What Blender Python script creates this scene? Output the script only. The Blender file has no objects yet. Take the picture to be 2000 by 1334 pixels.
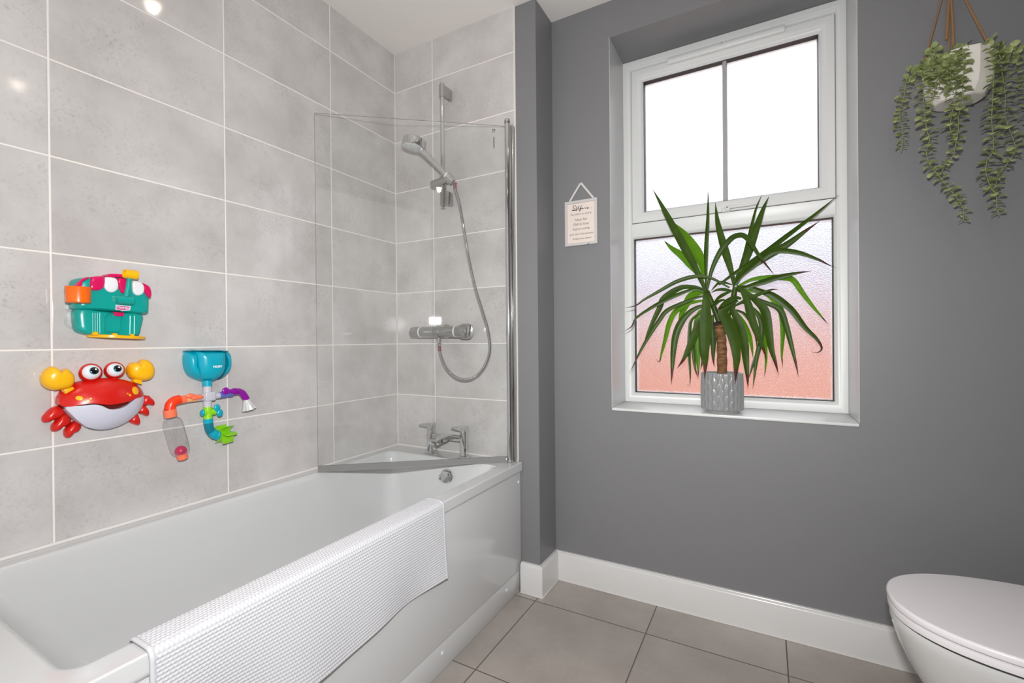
import bpy, bmesh, math, random
from mathutils import Vector, Matrix, noise as mnoise

random.seed(7)
PI = math.pi
SC = bpy.context.scene
COL = SC.collection

# ------------------------------------------------------------------ camera constants (photo frame 2000 x 1334)
CAM = Vector((1.62952, -1.7565, 1.0826))
YAW, PITCH, ROLL, FPX = 0.50304, -0.00356, -0.00869, 898.0
_f = Vector((-math.sin(YAW)*math.cos(PITCH), math.cos(YAW)*math.cos(PITCH), math.sin(PITCH)))
_r = Vector((math.cos(YAW), math.sin(YAW), 0.0))
_u = _r.cross(_f)
RGT = _r*math.cos(ROLL) + _u*math.sin(ROLL)
UPV = -_r*math.sin(ROLL) + _u*math.cos(ROLL)
FWD = _f

def ray(u, v):
    return FWD + RGT*((u-1000)/FPX) + UPV*((667-v)/FPX)
def atx(u, v, x):
    d = ray(u, v); return CAM + d*((x-CAM.x)/d.x)
def aty(u, v, y):
    d = ray(u, v); return CAM + d*((y-CAM.y)/d.y)
def atz(u, v, z):
    d = ray(u, v); return CAM + d*((z-CAM.z)/d.z)

# ------------------------------------------------------------------ room dimensions (metres)
CEIL = 2.5237
TILE_H, TILE_W = 0.2525, 0.44507
ROW0 = 1.0674              # height of a grout line
COL_L = 0.39488            # first vertical joint on the left wall, from the corner
COL_E = 0.23966            # vertical joint on the shower end wall
XE = 0.6886                # right edge of tiling
XP = 0.7882                # right face of the pier
YW = 0.1719                # window wall plane
XR = 2.44                  # right wall
YB = -2.75                 # wall behind the camera
WX0, WX1, WZ0, WZ1 = 1.0545, 1.9080, 0.789, 2.3685   # window opening
FY = 0.385                 # window frame face
RIM = 0.557                # bath rim height

# ------------------------------------------------------------------ materials
def srgb(r, g, b):
    def c(x):
        x /= 255.0
        return x/12.92 if x <= 0.04045 else ((x+0.055)/1.055)**2.4
    return (c(r), c(g), c(b), 1.0)

def new_mat(name):
    m = bpy.data.materials.new(name); m.use_nodes = True
    nt = m.node_tree
    for n in list(nt.nodes):
        if n.type != 'OUTPUT_MATERIAL': nt.nodes.remove(n)
    return m, nt, nt.nodes['Material Output'] if 'Material Output' in nt.nodes else nt.nodes.new('ShaderNodeOutputMaterial')

def N(nt, t, **kw):
    n = nt.nodes.new(t)
    for k, v in kw.items():
        if k.startswith('i_'):
            n.inputs[k[2:].replace('_', ' ')].default_value = v
        else: setattr(n, k, v)
    return n

def mth(nt, op, a, b=None, c=None):
    n = nt.nodes.new('ShaderNodeMath'); n.operation = op
    for i, x in enumerate((a, b, c)):
        if x is None: continue
        if isinstance(x, (int, float)): n.inputs[i].default_value = x
        else: nt.links.new(x, n.inputs[i])
    return n.outputs[0]

def simple(name, col, rough=0.4, metal=0.0, var=0.04, scale=60.0, bump=0.0, bscale=200.0, coat=0.0, sss=0.0, trans=0.0, spec=0.5):
    m, nt, out = new_mat(name)
    p = N(nt, 'ShaderNodeBsdfPrincipled')
    p.inputs['Roughness'].default_value = rough
    p.inputs['Metallic'].default_value = metal
    p.inputs['Specular IOR Level'].default_value = spec
    if coat: p.inputs['Coat Weight'].default_value = coat; p.inputs['Coat Roughness'].default_value = 0.06
    if trans: p.inputs['Transmission Weight'].default_value = trans
    tc = N(nt, 'ShaderNodeTexCoord')
    nz = N(nt, 'ShaderNodeTexNoise'); nz.inputs['Scale'].default_value = scale; nz.inputs['Detail'].default_value = 3
    nt.links.new(tc.outputs['Object'], nz.inputs['Vector'])
    mix = N(nt, 'ShaderNodeMixRGB', blend_type='MULTIPLY'); mix.inputs['Fac'].default_value = 1.0
    mix.inputs['Color1'].default_value = col
    rmp = N(nt, 'ShaderNodeMapRange'); rmp.inputs['To Min'].default_value = 1-var; rmp.inputs['To Max'].default_value = 1+var*0.3
    nt.links.new(nz.outputs['Fac'], rmp.inputs['Value'])
    nt.links.new(rmp.outputs[0], mix.inputs['Color2'])
    nt.links.new(mix.outputs[0], p.inputs['Base Color'])
    if bump:
        nb = N(nt, 'ShaderNodeTexNoise'); nb.inputs['Scale'].default_value = bscale; nb.inputs['Detail'].default_value = 2
        nt.links.new(tc.outputs['Object'], nb.inputs['Vector'])
        bp = N(nt, 'ShaderNodeBump'); bp.inputs['Strength'].default_value = bump; bp.inputs['Distance'].default_value = 0.001
        nt.links.new(nb.outputs['Fac'], bp.inputs['Height'])
        nt.links.new(bp.outputs[0], p.inputs['Normal'])
    nt.links.new(p.outputs[0], out.inputs['Surface'])
    return m

def tile_mat(name, axis_u, off_u, w, off_v, h, grout_w, base, dark, light, grout, rough, axis_v=2, cloud=4.0, scratch=1.0, fine=70.0, tilt=0.004):
    """glazed stone-look tiles laid in a straight grid, in world space"""
    m, nt, out = new_mat(name)
    g = N(nt, 'ShaderNodeNewGeometry')
    sp = N(nt, 'ShaderNodeSeparateXYZ'); nt.links.new(g.outputs['Position'], sp.inputs[0])
    U = mth(nt, 'DIVIDE', mth(nt, 'SUBTRACT', sp.outputs[axis_u], off_u), w)
    V = mth(nt, 'DIVIDE', mth(nt, 'SUBTRACT', sp.outputs[axis_v], off_v), h)
    fu, fv = mth(nt, 'FRACT', U), mth(nt, 'FRACT', V)
    iu, iv = mth(nt, 'FLOOR', U), mth(nt, 'FLOOR', V)
    eu = mth(nt, 'MULTIPLY', mth(nt, 'MINIMUM', fu, mth(nt, 'SUBTRACT', 1.0, fu)), w)
    ev = mth(nt, 'MULTIPLY', mth(nt, 'MINIMUM', fv, mth(nt, 'SUBTRACT', 1.0, fv)), h)
    e = mth(nt, 'MINIMUM', eu, ev)
    mr = N(nt, 'ShaderNodeMapRange', interpolation_type='SMOOTHSTEP')
    mr.inputs['From Min'].default_value = grout_w*0.5-0.0006; mr.inputs['From Max'].default_value = grout_w*0.5+0.0006
    nt.links.new(e, mr.inputs['Value'])
    tilemask = mr.outputs[0]
    # per-tile offset
    cv = N(nt, 'ShaderNodeCombineXYZ'); nt.links.new(iu, cv.inputs[0]); nt.links.new(iv, cv.inputs[1])
    wn = N(nt, 'ShaderNodeTexWhiteNoise'); wn.noise_dimensions = '3D'; nt.links.new(cv.outputs[0], wn.inputs['Vector'])
    sc = N(nt, 'ShaderNodeVectorMath', operation='SCALE'); sc.inputs['Scale'].default_value = 9.0
    nt.links.new(wn.outputs['Color'], sc.inputs[0])
    ad = N(nt, 'ShaderNodeVectorMath', operation='ADD'); nt.links.new(g.outputs['Position'], ad.inputs[0]); nt.links.new(sc.outputs[0], ad.inputs[1])
    n1 = N(nt, 'ShaderNodeTexNoise'); n1.inputs['Scale'].default_value = cloud; n1.inputs['Detail'].default_value = 6; n1.inputs['Roughness'].default_value = 0.62
    nt.links.new(ad.outputs[0], n1.inputs['Vector'])
    n2 = N(nt, 'ShaderNodeTexNoise'); n2.inputs['Scale'].default_value = fine; n2.inputs['Detail'].default_value = 5; n2.inputs['Roughness'].default_value = 0.7; n2.inputs['Distortion'].default_value = 0.15
    nt.links.new(ad.outputs[0], n2.inputs['Vector'])
    n3 = N(nt, 'ShaderNodeTexNoise'); n3.inputs['Scale'].default_value = cloud*1.7; n3.inputs['Detail'].default_value = 2
    of = N(nt, 'ShaderNodeVectorMath', operation='ADD'); of.inputs[1].default_value = (3.1, 7.7, 1.3)
    nt.links.new(ad.outputs[0], of.inputs[0]); nt.links.new(of.outputs[0], n3.inputs['Vector'])
    r1 = N(nt, 'ShaderNodeMapRange'); r1.inputs['From Min'].default_value = 0.33; r1.inputs['From Max'].default_value = 0.68
    nt.links.new(n1.outputs['Fac'], r1.inputs['Value'])
    c1 = N(nt, 'ShaderNodeMixRGB'); c1.inputs['Color1'].default_value = dark; c1.inputs['Color2'].default_value = light
    nt.links.new(r1.outputs[0], c1.inputs['Fac'])
    c2 = N(nt, 'ShaderNodeMixRGB'); c2.inputs['Fac'].default_value = 0.45; c2.inputs['Color2'].default_value = base
    nt.links.new(c1.outputs[0], c2.inputs['Color1'])
    # fine flecks, denser where n3 is high
    fl = N(nt, 'ShaderNodeMapRange'); fl.inputs['From Min'].default_value = 0.52; fl.inputs['From Max'].default_value = 0.70
    nt.links.new(n2.outputs['Fac'], fl.inputs['Value'])
    zz = N(nt, 'ShaderNodeMapRange'); zz.inputs['From Min'].default_value = 0.40; zz.inputs['From Max'].default_value = 0.66
    nt.links.new(n3.outputs['Fac'], zz.inputs['Value'])
    fm = mth(nt, 'MULTIPLY', mth(nt, 'MULTIPLY', fl.outputs[0], zz.outputs[0]), 0.42*scratch)
    c3 = N(nt, 'ShaderNodeMixRGB', blend_type='MULTIPLY'); c3.inputs['Color2'].default_value = (0.5, 0.48, 0.47, 1)
    nt.links.new(fm, c3.inputs['Fac']); nt.links.new(c2.outputs[0], c3.inputs['Color1'])
    c4 = N(nt, 'ShaderNodeMixRGB'); c4.inputs['Color1'].default_value = grout
    nt.links.new(tilemask, c4.inputs['Fac']); nt.links.new(c3.outputs[0], c4.inputs['Color2'])
    p = N(nt, 'ShaderNodeBsdfPrincipled')
    nt.links.new(c4.outputs[0], p.inputs['Base Color'])
    rr = N(nt, 'ShaderNodeMapRange'); rr.inputs['To Min'].default_value = 0.7; rr.inputs['To Max'].default_value = rough
    nt.links.new(tilemask, rr.inputs['Value']); nt.links.new(rr.outputs[0], p.inputs['Roughness'])
    b = N(nt, 'ShaderNodeBump'); b.inputs['Strength'].default_value = 0.6; b.inputs['Distance'].default_value = 0.0012
    e2 = N(nt, 'ShaderNodeMapRange', interpolation_type='SMOOTHSTEP'); e2.inputs['From Min'].default_value = grout_w*0.3; e2.inputs['From Max'].default_value = grout_w*0.5+0.0016
    nt.links.new(e, e2.inputs['Value']); nt.links.new(e2.outputs[0], b.inputs['Height'])
    # each tile is set a hair out of plane
    tl = N(nt, 'ShaderNodeVectorMath', operation='SUBTRACT'); tl.inputs[1].default_value = (0.5, 0.5, 0.5); nt.links.new(wn.outputs['Color'], tl.inputs[0])
    ts = N(nt, 'ShaderNodeVectorMath', operation='SCALE'); ts.inputs['Scale'].default_value = tilt; nt.links.new(tl.outputs[0], ts.inputs[0])
    na = N(nt, 'ShaderNodeVectorMath', operation='ADD'); nt.links.new(b.outputs[0], na.inputs[0]); nt.links.new(ts.outputs[0], na.inputs[1])
    nn = N(nt, 'ShaderNodeVectorMath', operation='NORMALIZE'); nt.links.new(na.outputs[0], nn.inputs[0])
    nt.links.new(nn.outputs[0], p.inputs['Normal'])
    nt.links.new(p.outputs[0], out.inputs['Surface'])
    return m

M = {}
WT = dict(w=TILE_W, off_v=ROW0, h=TILE_H, grout_w=0.0042, base=srgb(200, 196, 194), dark=srgb(172, 167, 166), light=srgb(216, 213, 213), grout=srgb(238, 231, 226), rough=0.075, scratch=1.15, fine=105.0)
M['tile_left'] = tile_mat('wall_tile_left', 1, -COL_L, **WT)
M['tile_end'] = tile_mat('wall_tile_end', 0, COL_E, **WT)
M['floor'] = tile_mat('floor_tile', 0, 0.7897, 0.44956, -0.0485, 0.44956, 0.0038, srgb(164, 156, 150), srgb(148, 139, 133), srgb(175, 168, 162), srgb(94, 86, 80), 0.32, axis_v=1, cloud=5.0, scratch=0.5, tilt=0.002)
M['paint'] = simple('grey_paint', srgb(123, 123, 125), rough=0.42, var=0.03, scale=9, bump=0.12, bscale=260, spec=0.4)
M['ceiling'] = simple('ceiling_paint', srgb(232, 228, 224), rough=0.7, var=0.02, scale=6, bump=0.05)
M['reveal'] = simple('recess_sheen_tone', srgb(190, 190, 191), rough=0.30, var=0.03, scale=9, spec=0.6)  # paler than the wall paint, standing in for window sheen on it
M['bar'] = simple('glazing_bar_backlit', srgb(168, 166, 166), rough=0.3, var=0.02)  # white bar darkened, its backlit shade put into the colour
M['pale'] = simple('pale_paint', srgb(215, 212, 208), rough=0.6, var=0.02, scale=6)
M['upvc'] = simple('white_upvc', srgb(218, 219, 218), rough=0.36, var=0.015, scale=30)
M['gloss_white'] = simple('gloss_white_wood', srgb(214, 213, 212), rough=0.2, var=0.02, scale=20, bump=0.05, bscale=90)
M['acrylic'] = simple('bath_acrylic', srgb(206, 207, 208), rough=0.10, var=0.008, scale=12, coat=0.3)
M['panel'] = simple('bath_panel_gloss', srgb(208, 209, 210), rough=0.14, var=0.01, scale=12)
M['sealant'] = simple('white_sealant', srgb(220, 217, 215), rough=0.35, var=0.03)
M['ceramic'] = simple('toilet_ceramic', srgb(206, 206, 205), rough=0.07, var=0.006, coat=0.4)
M['seat'] = simple('toilet_seat_plastic', srgb(226, 222, 224), rough=0.2, var=0.01)
M['chrome'] = simple('chrome', (0.70, 0.70, 0.70, 1), rough=0.06, metal=1.0, var=0.02)
M['chrome_soft'] = simple('satin_chrome', (0.56, 0.56, 0.55, 1), rough=0.16, metal=1.0, var=0.03)
M['black'] = simple('black_rubber', (0.012, 0.014, 0.016, 1), rough=0.5)
M['dark'] = simple('dark_cavity', (0.03, 0.03, 0.03, 1), rough=0.6)
M['seal'] = simple('clear_grey_seal', srgb(132, 131, 130), rough=0.25, var=0.03)
M['white_plastic'] = simple('white_plastic', srgb(225, 227, 228), rough=0.3, var=0.02)

def glass_mat(name, tint=(0.965, 0.985, 0.975, 1), f0=1.0, boost=1.0):
    m, nt, out = new_mat(name)
    tr = N(nt, 'ShaderNodeBsdfTransparent'); tr.inputs[0].default_value = tint
    gl = N(nt, 'ShaderNodeBsdfGlossy'); gl.inputs['Roughness'].default_value = 0.015; gl.inputs['Color'].default_value = (f0, f0, f0, 1)
    fr = N(nt, 'ShaderNodeFresnel'); fr.inputs['IOR'].default_value = 1.45
    # keep fresnel the same from either side of the thin sheet
    g = N(nt, 'ShaderNodeNewGeometry')
    io = N(nt, 'ShaderNodeMix'); io.data_type = 'FLOAT'; io.inputs[2].default_value = 1.45; io.inputs[3].default_value = 1/1.45
    nt.links.new(g.outputs['Backfacing'], io.inputs[0]); nt.links.new(io.outputs[0], fr.inputs['IOR'])
    mx = N(nt, 'ShaderNodeMixShader')
    cl = mth(nt, 'MINIMUM', mth(nt, 'MULTIPLY', fr.outputs[0], boost), 0.75)
    nt.links.new(cl, mx.inputs[0]); nt.links.new(tr.outputs[0], mx.inputs[1]); nt.links.new(gl.outputs[0], mx.inputs[2])
    nt.links.new(mx.outputs[0], out.inputs['Surface'])
    return m
M['glass'] = glass_mat('clear_glass', (0.985, 0.992, 0.989, 1))
M['glass_edge'] = simple('glass_edge', srgb(120, 128, 124), rough=0.15, trans=0.4, var=0.05)
M['clear_plastic'] = glass_mat('clear_plastic', (0.965, 0.965, 0.968, 1), 1.0, 1.8)

def frosted(name, rough, bump=0.0, bscale=300.0):
    m, nt, out = new_mat(name)
    p = N(nt, 'ShaderNodeBsdfPrincipled')
    p.inputs['Base Color'].default_value = (0.97, 0.97, 0.97, 1); p.inputs['Transmission Weight'].default_value = 1.0
    p.inputs['Roughness'].default_value = rough; p.inputs['IOR'].default_value = 1.45
    tc = N(nt, 'ShaderNodeTexCoord')
    nz = N(nt, 'ShaderNodeTexVoronoi') if bump else N(nt, 'ShaderNodeTexNoise')
    nz.inputs['Scale'].default_value = bscale
    nt.links.new(tc.outputs['Object'], nz.inputs['Vector'])
    b = N(nt, 'ShaderNodeBump'); b.inputs['Strength'].default_value = max(bump, 0.02); b.inputs['Distance'].default_value = 0.002
    nt.links.new(nz.outputs[0], b.inputs['Height']); nt.links.new(b.outputs[0], p.inputs['Normal'])
    nt.links.new(p.outputs[0], out.inputs['Surface'])
    return m
M['frost_upper'] = frosted('frosted_glass_upper', 0.42)
M['frost_lower'] = frosted('stippled_glass_lower', 0.34, 0.5, 200.0)

# ------------------------------------------------------------------ mesh helpers
class MB:
    def __init__(s): s.bm = bmesh.new()
    def _new(s, fn):
        return fn()
    def box(s, lo, hi, bev=0.0, seg=2):
        lo, hi = Vector(lo), Vector(hi)
        r = bmesh.ops.create_cube(s.bm, size=1.0)
        vs = r['verts']; c = (lo+hi)/2; d = hi-lo
        for v in vs: v.co = Vector((v.co.x*d.x, v.co.y*d.y, v.co.z*d.z))+c
        if bev:
            es = list({e for v in vs for e in v.link_edges})
            bmesh.ops.bevel(s.bm, geom=es, offset=bev, segments=seg, affect='EDGES', profile=0.5, clamp_overlap=True)
        return s
    def obox(s, c, ax, ay, az, bev=0.0, seg=2):
        """oriented box: centre and three half-axis vectors"""
        r = bmesh.ops.create_cube(s.bm, size=2.0); vs = r['verts']
        c, ax, ay, az = map(Vector, (c, ax, ay, az))
        for v in vs: v.co = c + ax*v.co.x + ay*v.co.y + az*v.co.z
        bmesh.ops.recalc_face_normals(s.bm, faces=list({f for v in vs for f in v.link_faces}))
        if bev:
            es = list({e for v in vs for e in v.link_edges})
            bmesh.ops.bevel(s.bm, geom=es, offset=bev, segments=seg, affect='EDGES', profile=0.5, clamp_overlap=True)
        return s
    def loops(s, loops, closed=True, cap0=True, cap1=True):
        bm = s.bm; L = [[bm.verts.new(p) for p in lp] for lp in loops]
        n = len(L[0])
        for a, b in zip(L[:-1], L[1:]):
            for i in range(n if closed else n-1):
                j = (i+1) % n
                try: bm.faces.new((a[i], a[j], b[j], b[i]))
                except ValueError: pass
        if closed and cap0 and n > 2: bm.faces.new(list(reversed(L[0])))
        if closed and cap1 and n > 2: bm.faces.new(L[-1])
        return s
    def tube(s, pts, rad, seg=12, cap=True, flat=1.0, up=None):
        pts = [Vector(p) for p in pts]; n = len(pts)
        if not hasattr(rad, '__len__'): rad = [rad]*n
        lps = []; prev = None
        for i, p in enumerate(pts):
            t = (pts[min(i+1, n-1)]-pts[max(i-1, 0)])
            t = t.normalized() if t.length > 1e-9 else Vector((0, 0, 1))
            if prev is None:
                a = Vector(up) if up is not None else (Vector((0, 0, 1)) if abs(t.z) < 0.9 else Vector((1, 0, 0)))
            else: a = prev
            a = (a - t*a.dot(t)); a = a.normalized() if a.length > 1e-9 else t.orthogonal().normalized()
            b = t.cross(a); prev = a
            lps.append([p + (a*math.cos(2*PI*k/seg)*flat + b*math.sin(2*PI*k/seg))*rad[i] for k in range(seg)])
        return s.loops(lps, True, cap, cap)
    def cyl(s, p0, p1, r0, r1=None, seg=24, cap=True):
        return s.tube([p0, p1], [r0, r0 if r1 is None else r1], seg, cap)
    def lathe(s, prof, o, ax=(0, 0, 1), seg=32, cap=True, a0=0.0, a1=2*PI):
        """profile [(r, h)] turned about an axis through o"""
        o, ax = Vector(o), Vector(ax).normalized(); e = ax.orthogonal().normalized(); f = ax.cross(e)
        lps = [[o + ax*h + (e*math.cos(2*PI*k/seg)+f*math.sin(2*PI*k/seg))*max(r, 1e-5) for k in range(seg)] for r, h in prof]
        return s.loops(lps, True, cap, cap)
    def ball(s, c, r, rot=None, u=24, v=16):
        c = Vector(c); r = Vector((r, r, r)) if not hasattr(r, '__len__') else Vector(r)
        q = bmesh.ops.create_uvsphere(s.bm, u_segments=u, v_segments=v, radius=1.0)
        for w in q['verts']:
            d = Vector((w.co.x*r.x, w.co.y*r.y, w.co.z*r.z))
            if rot is not None: d = rot @ d
            w.co = c+d
        return s
    def prism(s, poly, vec, bev=0.0, seg=2):
        bm = s.bm; vec = Vector(vec)
        a = [bm.verts.new(p) for p in poly]; b = [bm.verts.new(Vector(p)+vec) for p in poly]
        n = len(poly); fs = []
        fs.append(bm.faces.new(list(reversed(a)))); top = bm.faces.new(b); fs.append(top)
        for i in range(n):
            j = (i+1) % n; fs.append(bm.faces.new((a[i], a[j], b[j], b[i])))
        bmesh.ops.recalc_face_normals(bm, faces=fs)
        if bev:
            es = [e for e in top.edges]
            bmesh.ops.bevel(bm, geom=es, offset=bev, segments=seg, affect='EDGES', profile=0.5, clamp_overlap=True)
        return s
    def quad(s, *p):
        s.bm.faces.new([s.bm.verts.new(q) for q in p]); return s

ORG = {}
def obj(name, mb, mat, parent=None, sharp=35, origin=None):
    """links the collected shape as ONE mesh object, in the space of its thing"""
    bm = mb.bm if isinstance(mb, MB) else mb
    bmesh.ops.recalc_face_normals(bm, faces=bm.faces[:])
    if parent is not None: o0 = ORG[parent.name]
    elif origin is not None: o0 = Vector(origin)
    else:
        xs = [v.co for v in bm.verts]
        lo = Vector([min(c[i] for c in xs) for i in range(3)]); hi = Vector([max(c[i] for c in xs) for i in range(3)])
        o0 = Vector(((lo.x+hi.x)/2, (lo.y+hi.y)/2, lo.z))
    bmesh.ops.translate(bm, verts=bm.verts[:], vec=-o0)
    me = bpy.data.meshes.new(name); bm.to_mesh(me); bm.free()
    me.polygons.foreach_set('use_smooth', [True]*len(me.polygons))
    me.set_sharp_from_angle(angle=math.radians(sharp))
    mats = mat if isinstance(mat, (list, tuple)) else [mat]
    for m in mats: me.materials.append(M[m] if isinstance(m, str) else m)
    o = bpy.data.objects.new(name, me); COL.objects.link(o)
    if parent is not None: o.parent = parent
    else: o.location = o0
    ORG[o.name] = o0
    return o
def tag(o, label=None, cat=None, group=None, kind=None):
    if label: o['label'] = label
    if cat: o['category'] = cat
    if group: o['group'] = group
    if kind: o['kind'] = kind
    return o
def thing(name, loc, label=None, cat=None, group=None, kind=None):
    o = bpy.data.objects.new(name, None); o.empty_display_size = 0.05; COL.objects.link(o)
    o.location = loc; ORG[o.name] = Vector(loc)
    return tag(o, label, cat, group, kind)
def struct(name, mb, mat, sharp=35):
    return tag(obj(name, mb, mat, None, sharp), kind='structure')

def spline(pts, n=8):
    """Catmull-Rom through the points"""
    P = [Vector(p) for p in pts]
    if len(P) < 3:
        return [P[0].lerp(P[-1], i/n) for i in range(n+1)]
    Q = [P[0]*2-P[1]]+P+[P[-1]*2-P[-2]]; out = []
    for i in range(1, len(Q)-2):
        a, b, c, d = Q[i-1:i+3]
        for k in range(n):
            t = k/n
            out.append(0.5*((2*b)+(c-a)*t+(2*a-5*b+4*c-d)*t*t+(3*b-a-3*c+d)*t**3))
    out.append(P[-1]); return out

def ring(mb, x0, x1, z0, z1, prof, sgn=1):
    """mitred picture-frame ring; prof = [(inset, y)]"""
    lps = []
    for ins, y in prof:
        lps.append([Vector((x0+ins, y, z0+ins)), Vector((x1-ins, y, z0+ins)), Vector((x1-ins, y, z1-ins)), Vector((x0+ins, y, z1-ins))])
    return mb.loops(lps, True, False, False)
# ================================================================== ROOM SHELL
struct('wall_left', MB().box((-0.12, YB-0.1, 0), (0, 0.12, CEIL)), 'tile_left')
struct('wall_end', MB().box((0, 0, 0), (XE, 0.12, CEIL)), 'tile_end')
struct('wall_pier', MB().box((XE, 0.0015, 0), (XP, YW+0.02, CEIL), 0.0015, 1), 'paint')
w = MB()
WO = 0.47
w.box((XP-0.1, YW, 0), (WX0, WO, CEIL)); w.box((WX1, YW, 0), (XR+0.1, WO, CEIL))
w.box((WX0, YW, WZ1), (WX1, WO, CEIL)); w.box((WX0, YW, 0), (WX1, WO, WZ0-0.011))
struct('wall_window', w, 'paint')
struct('wall_right', MB().box((XR, YB-0.1, 0), (XR+0.12, YW, CEIL)), 'paint')
struct('wall_back', MB().box((0, YB-0.12, 0), (XR, YB, CEIL)), 'paint')
struct('floor', MB().box((-0.12, YB-0.12, -0.06), (XR+0.12, WO, 0)), 'floor')
ceiling_o = struct('ceiling', MB().box((-0.12, YB-0.12, CEIL), (XR+0.12, WO, CEIL+0.08)), 'ceiling')
# white tile trim at the tiled edge, and the bath sealant strip
struct('trim_1', MB().box((XE-0.0035, -0.003, 0.558), (XE+0.003, 0.004, CEIL), 0.0012, 2), 'sealant')
def qround(p0, p1, nrm, r=0.0065):
    p0, p1, n = Vector(p0), Vector(p1), Vector(nrm); z = Vector((0, 0, 1))
    prof = [(0, 0), (r, 0)] + [(r*(1-math.sin(a))+0.0008, r*(1-math.cos(a))+0.0) for a in [PI*0.5*k/6 for k in range(1, 6)]] + [(0.0008, r)]
    # concave fillet from rim up the wall
    return [[p + n*a + z*b for a, b in prof] for p in (p0, p1)]
b = MB(); b.loops(qround((0, -1.698, RIM+0.0004), (0, -0.002, RIM+0.0004), (1, 0, 0)))
b.loops(qround((0.0, -0.0, RIM+0.0004), (XE, -0.0, RIM+0.0004), (0, -1, 0)))
struct('trim_2', b, 'sealant')
# sealant bead down the wall corner
struct('trim_3', MB().box((-0.002, -0.004, RIM+0.006), (0.004, 0.002, CEIL), 0.0025, 2), 'sealant')

# skirting
SH, ST = 0.1264, 0.0195
def skirting(name, p0, p1, n, m0=0, m1=0):
    """board along p0->p1, projecting along n; m0/m1 = mitre growth at the ends"""
    p0, p1, n = Vector(p0), Vector(p1), Vector(n); d = (p1-p0).normalized(); z = Vector((0, 0, 1))
    prof = [(0, 0), (ST, 0), (ST, SH-0.012), (ST-0.0015, SH-0.0075), (ST-0.005, SH-0.0035), (ST-0.008, SH-0.0025), (ST-0.0095, SH), (0, SH)]
    l0 = [p0 + n*a + z*c - d*(m0*a) for a, c in prof]; l1 = [p1 + n*a + z*c + d*(m1*a) for a, c in prof]
    return struct(name, MB().loops([l0, l1]), 'gloss_white')
skirting('baseboard_pier', (0.704, 0.0015, 0), (XP, 0.0015, 0), (0, -1, 0), 0, 1)
skirting('baseboard_return', (XP, 0.0015, 0), (XP, YW, 0), (1, 0, 0), 1, -1)
skirting('baseboard_window', (XP, YW, 0), (XR, YW, 0), (0, -1, 0), -1, -1)
skirting('baseboard_right', (XR, YW, 0), (XR, YB, 0), (-1, 0, 0), -1, -1)
# caulk line along the skirting foot
c = MB()
c.box((XP+ST, YW-ST-0.004, 0), (XR-ST, YW-ST, 0.004), 0.0015); c.box((XP+ST, -ST, 0), (XP+ST+0.004, YW-ST, 0.004), 0.0015); c.box((0.704, -ST-0.004, 0), (XP+ST+0.004, -ST, 0.004), 0.0015)
struct('trim_4', c, 'sealant')

# added lining of the recess sides, window sheen put into its pale colour
m = MB(); t_ = .003; yb = .40
m.box((WX0-.001, YW-.001, WZ0), (WX0+t_-.002, yb, WZ1)); m.box((WX1-t_+.002, YW-.001, WZ0), (WX1+.001, yb, WZ1));
struct('trim_6', m, 'reveal')
# window board
struct('trim_5', MB().box((WX0+0.001, YW-0.006, WZ0-0.0105), (WX1-0.001, FY, WZ0), 0.002, 2), 'upvc')

# ================================================================== WINDOW
win = thing('window_1', ((WX0+WX1)/2, FY, WZ0), kind='structure')
fx0, fx1, fz0, fz1 = WX0-0.002, WX1, WZ0, WZ1
m = MB()
ring(m, fx0, fx1, fz0, fz1, [(0, .462), (0, .388), (.003, FY), (.022, FY), (.025, FY+.002), (.034, FY+.002), (.0395, FY+.006), (.0445, FY+.016), (.0455, .42), (.0455, .462), (0, .462)])
# transom across the frame, with glazing bead below
tz0, tz1 = 1.546, 1.640
lp = []
for x in (fx0+0.04, fx1-0.04):
    lp.append([Vector((x, y, z)) for y, z in ((.462, tz0), (FY+.016, tz0), (FY+.006, tz0+.006), (FY+.002, tz0+.012), (FY+.002, tz0+.024), (FY, tz0+.027), (FY, tz1), (.462, tz1))])
m.loops(lp)
obj('window_frame', m, 'upvc', win)
sx0, sx1, sz0, sz1 = 1.0955, 1.8690, 1.6155, 2.3145
m = MB()
ring(m, sx0, sx1, sz0, sz1, [(0, .41), (0, .3785), (.002, .3765), (.026, .3765), (.029, .3785), (.040, .3800), (.045, .3840), (.0505, .396), (.051, .40), (.051, .455), (0, .455)])
sash = obj('sash', m, 'upvc', win)
obj('gasket', ring(MB(), sx0-.0022, sx1+.0022, sz0-.0022, sz1+.0022, [(0, .3846), (.0022, .3838), (.004, .383), (.004, .386)]), 'black', sash)
obj('glazing_seal', ring(MB(), sx0, sx1, sz0, sz1, [(.0505, .3975), (.0525, .3985), (.0535, .427), (.049, .427)]), 'black', sash)
obj('glazing_seal', ring(MB(), fx0, fx1, fz0, tz0+.0445, [(.0450, .4015), (.0468, .4025), (.048, .427), (.044, .427)]), 'black', win)
obj('upper_pane', MB().box((sx0+.052, .424, sz0+.052), (sx1-.052, .430, sz1-.052)), 'frost_upper', sash)
obj('lower_pane', MB().box((fx0+.046, .421, fz0+.046), (fx1-.046, .427, tz0)), 'frost_lower', win)
gx = 1.4850
lp = [[Vector((gx+a, y, z)) for a, y in ((-.0095, .4235), (-.0095, .408), (-.006, .402), (.006, .402), (.0095, .408), (.0095, .4235))] for z in (sz0+.046, sz1-.046)]
obj('glazing_bar', MB().loops(lp), 'bar', sash)
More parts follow.
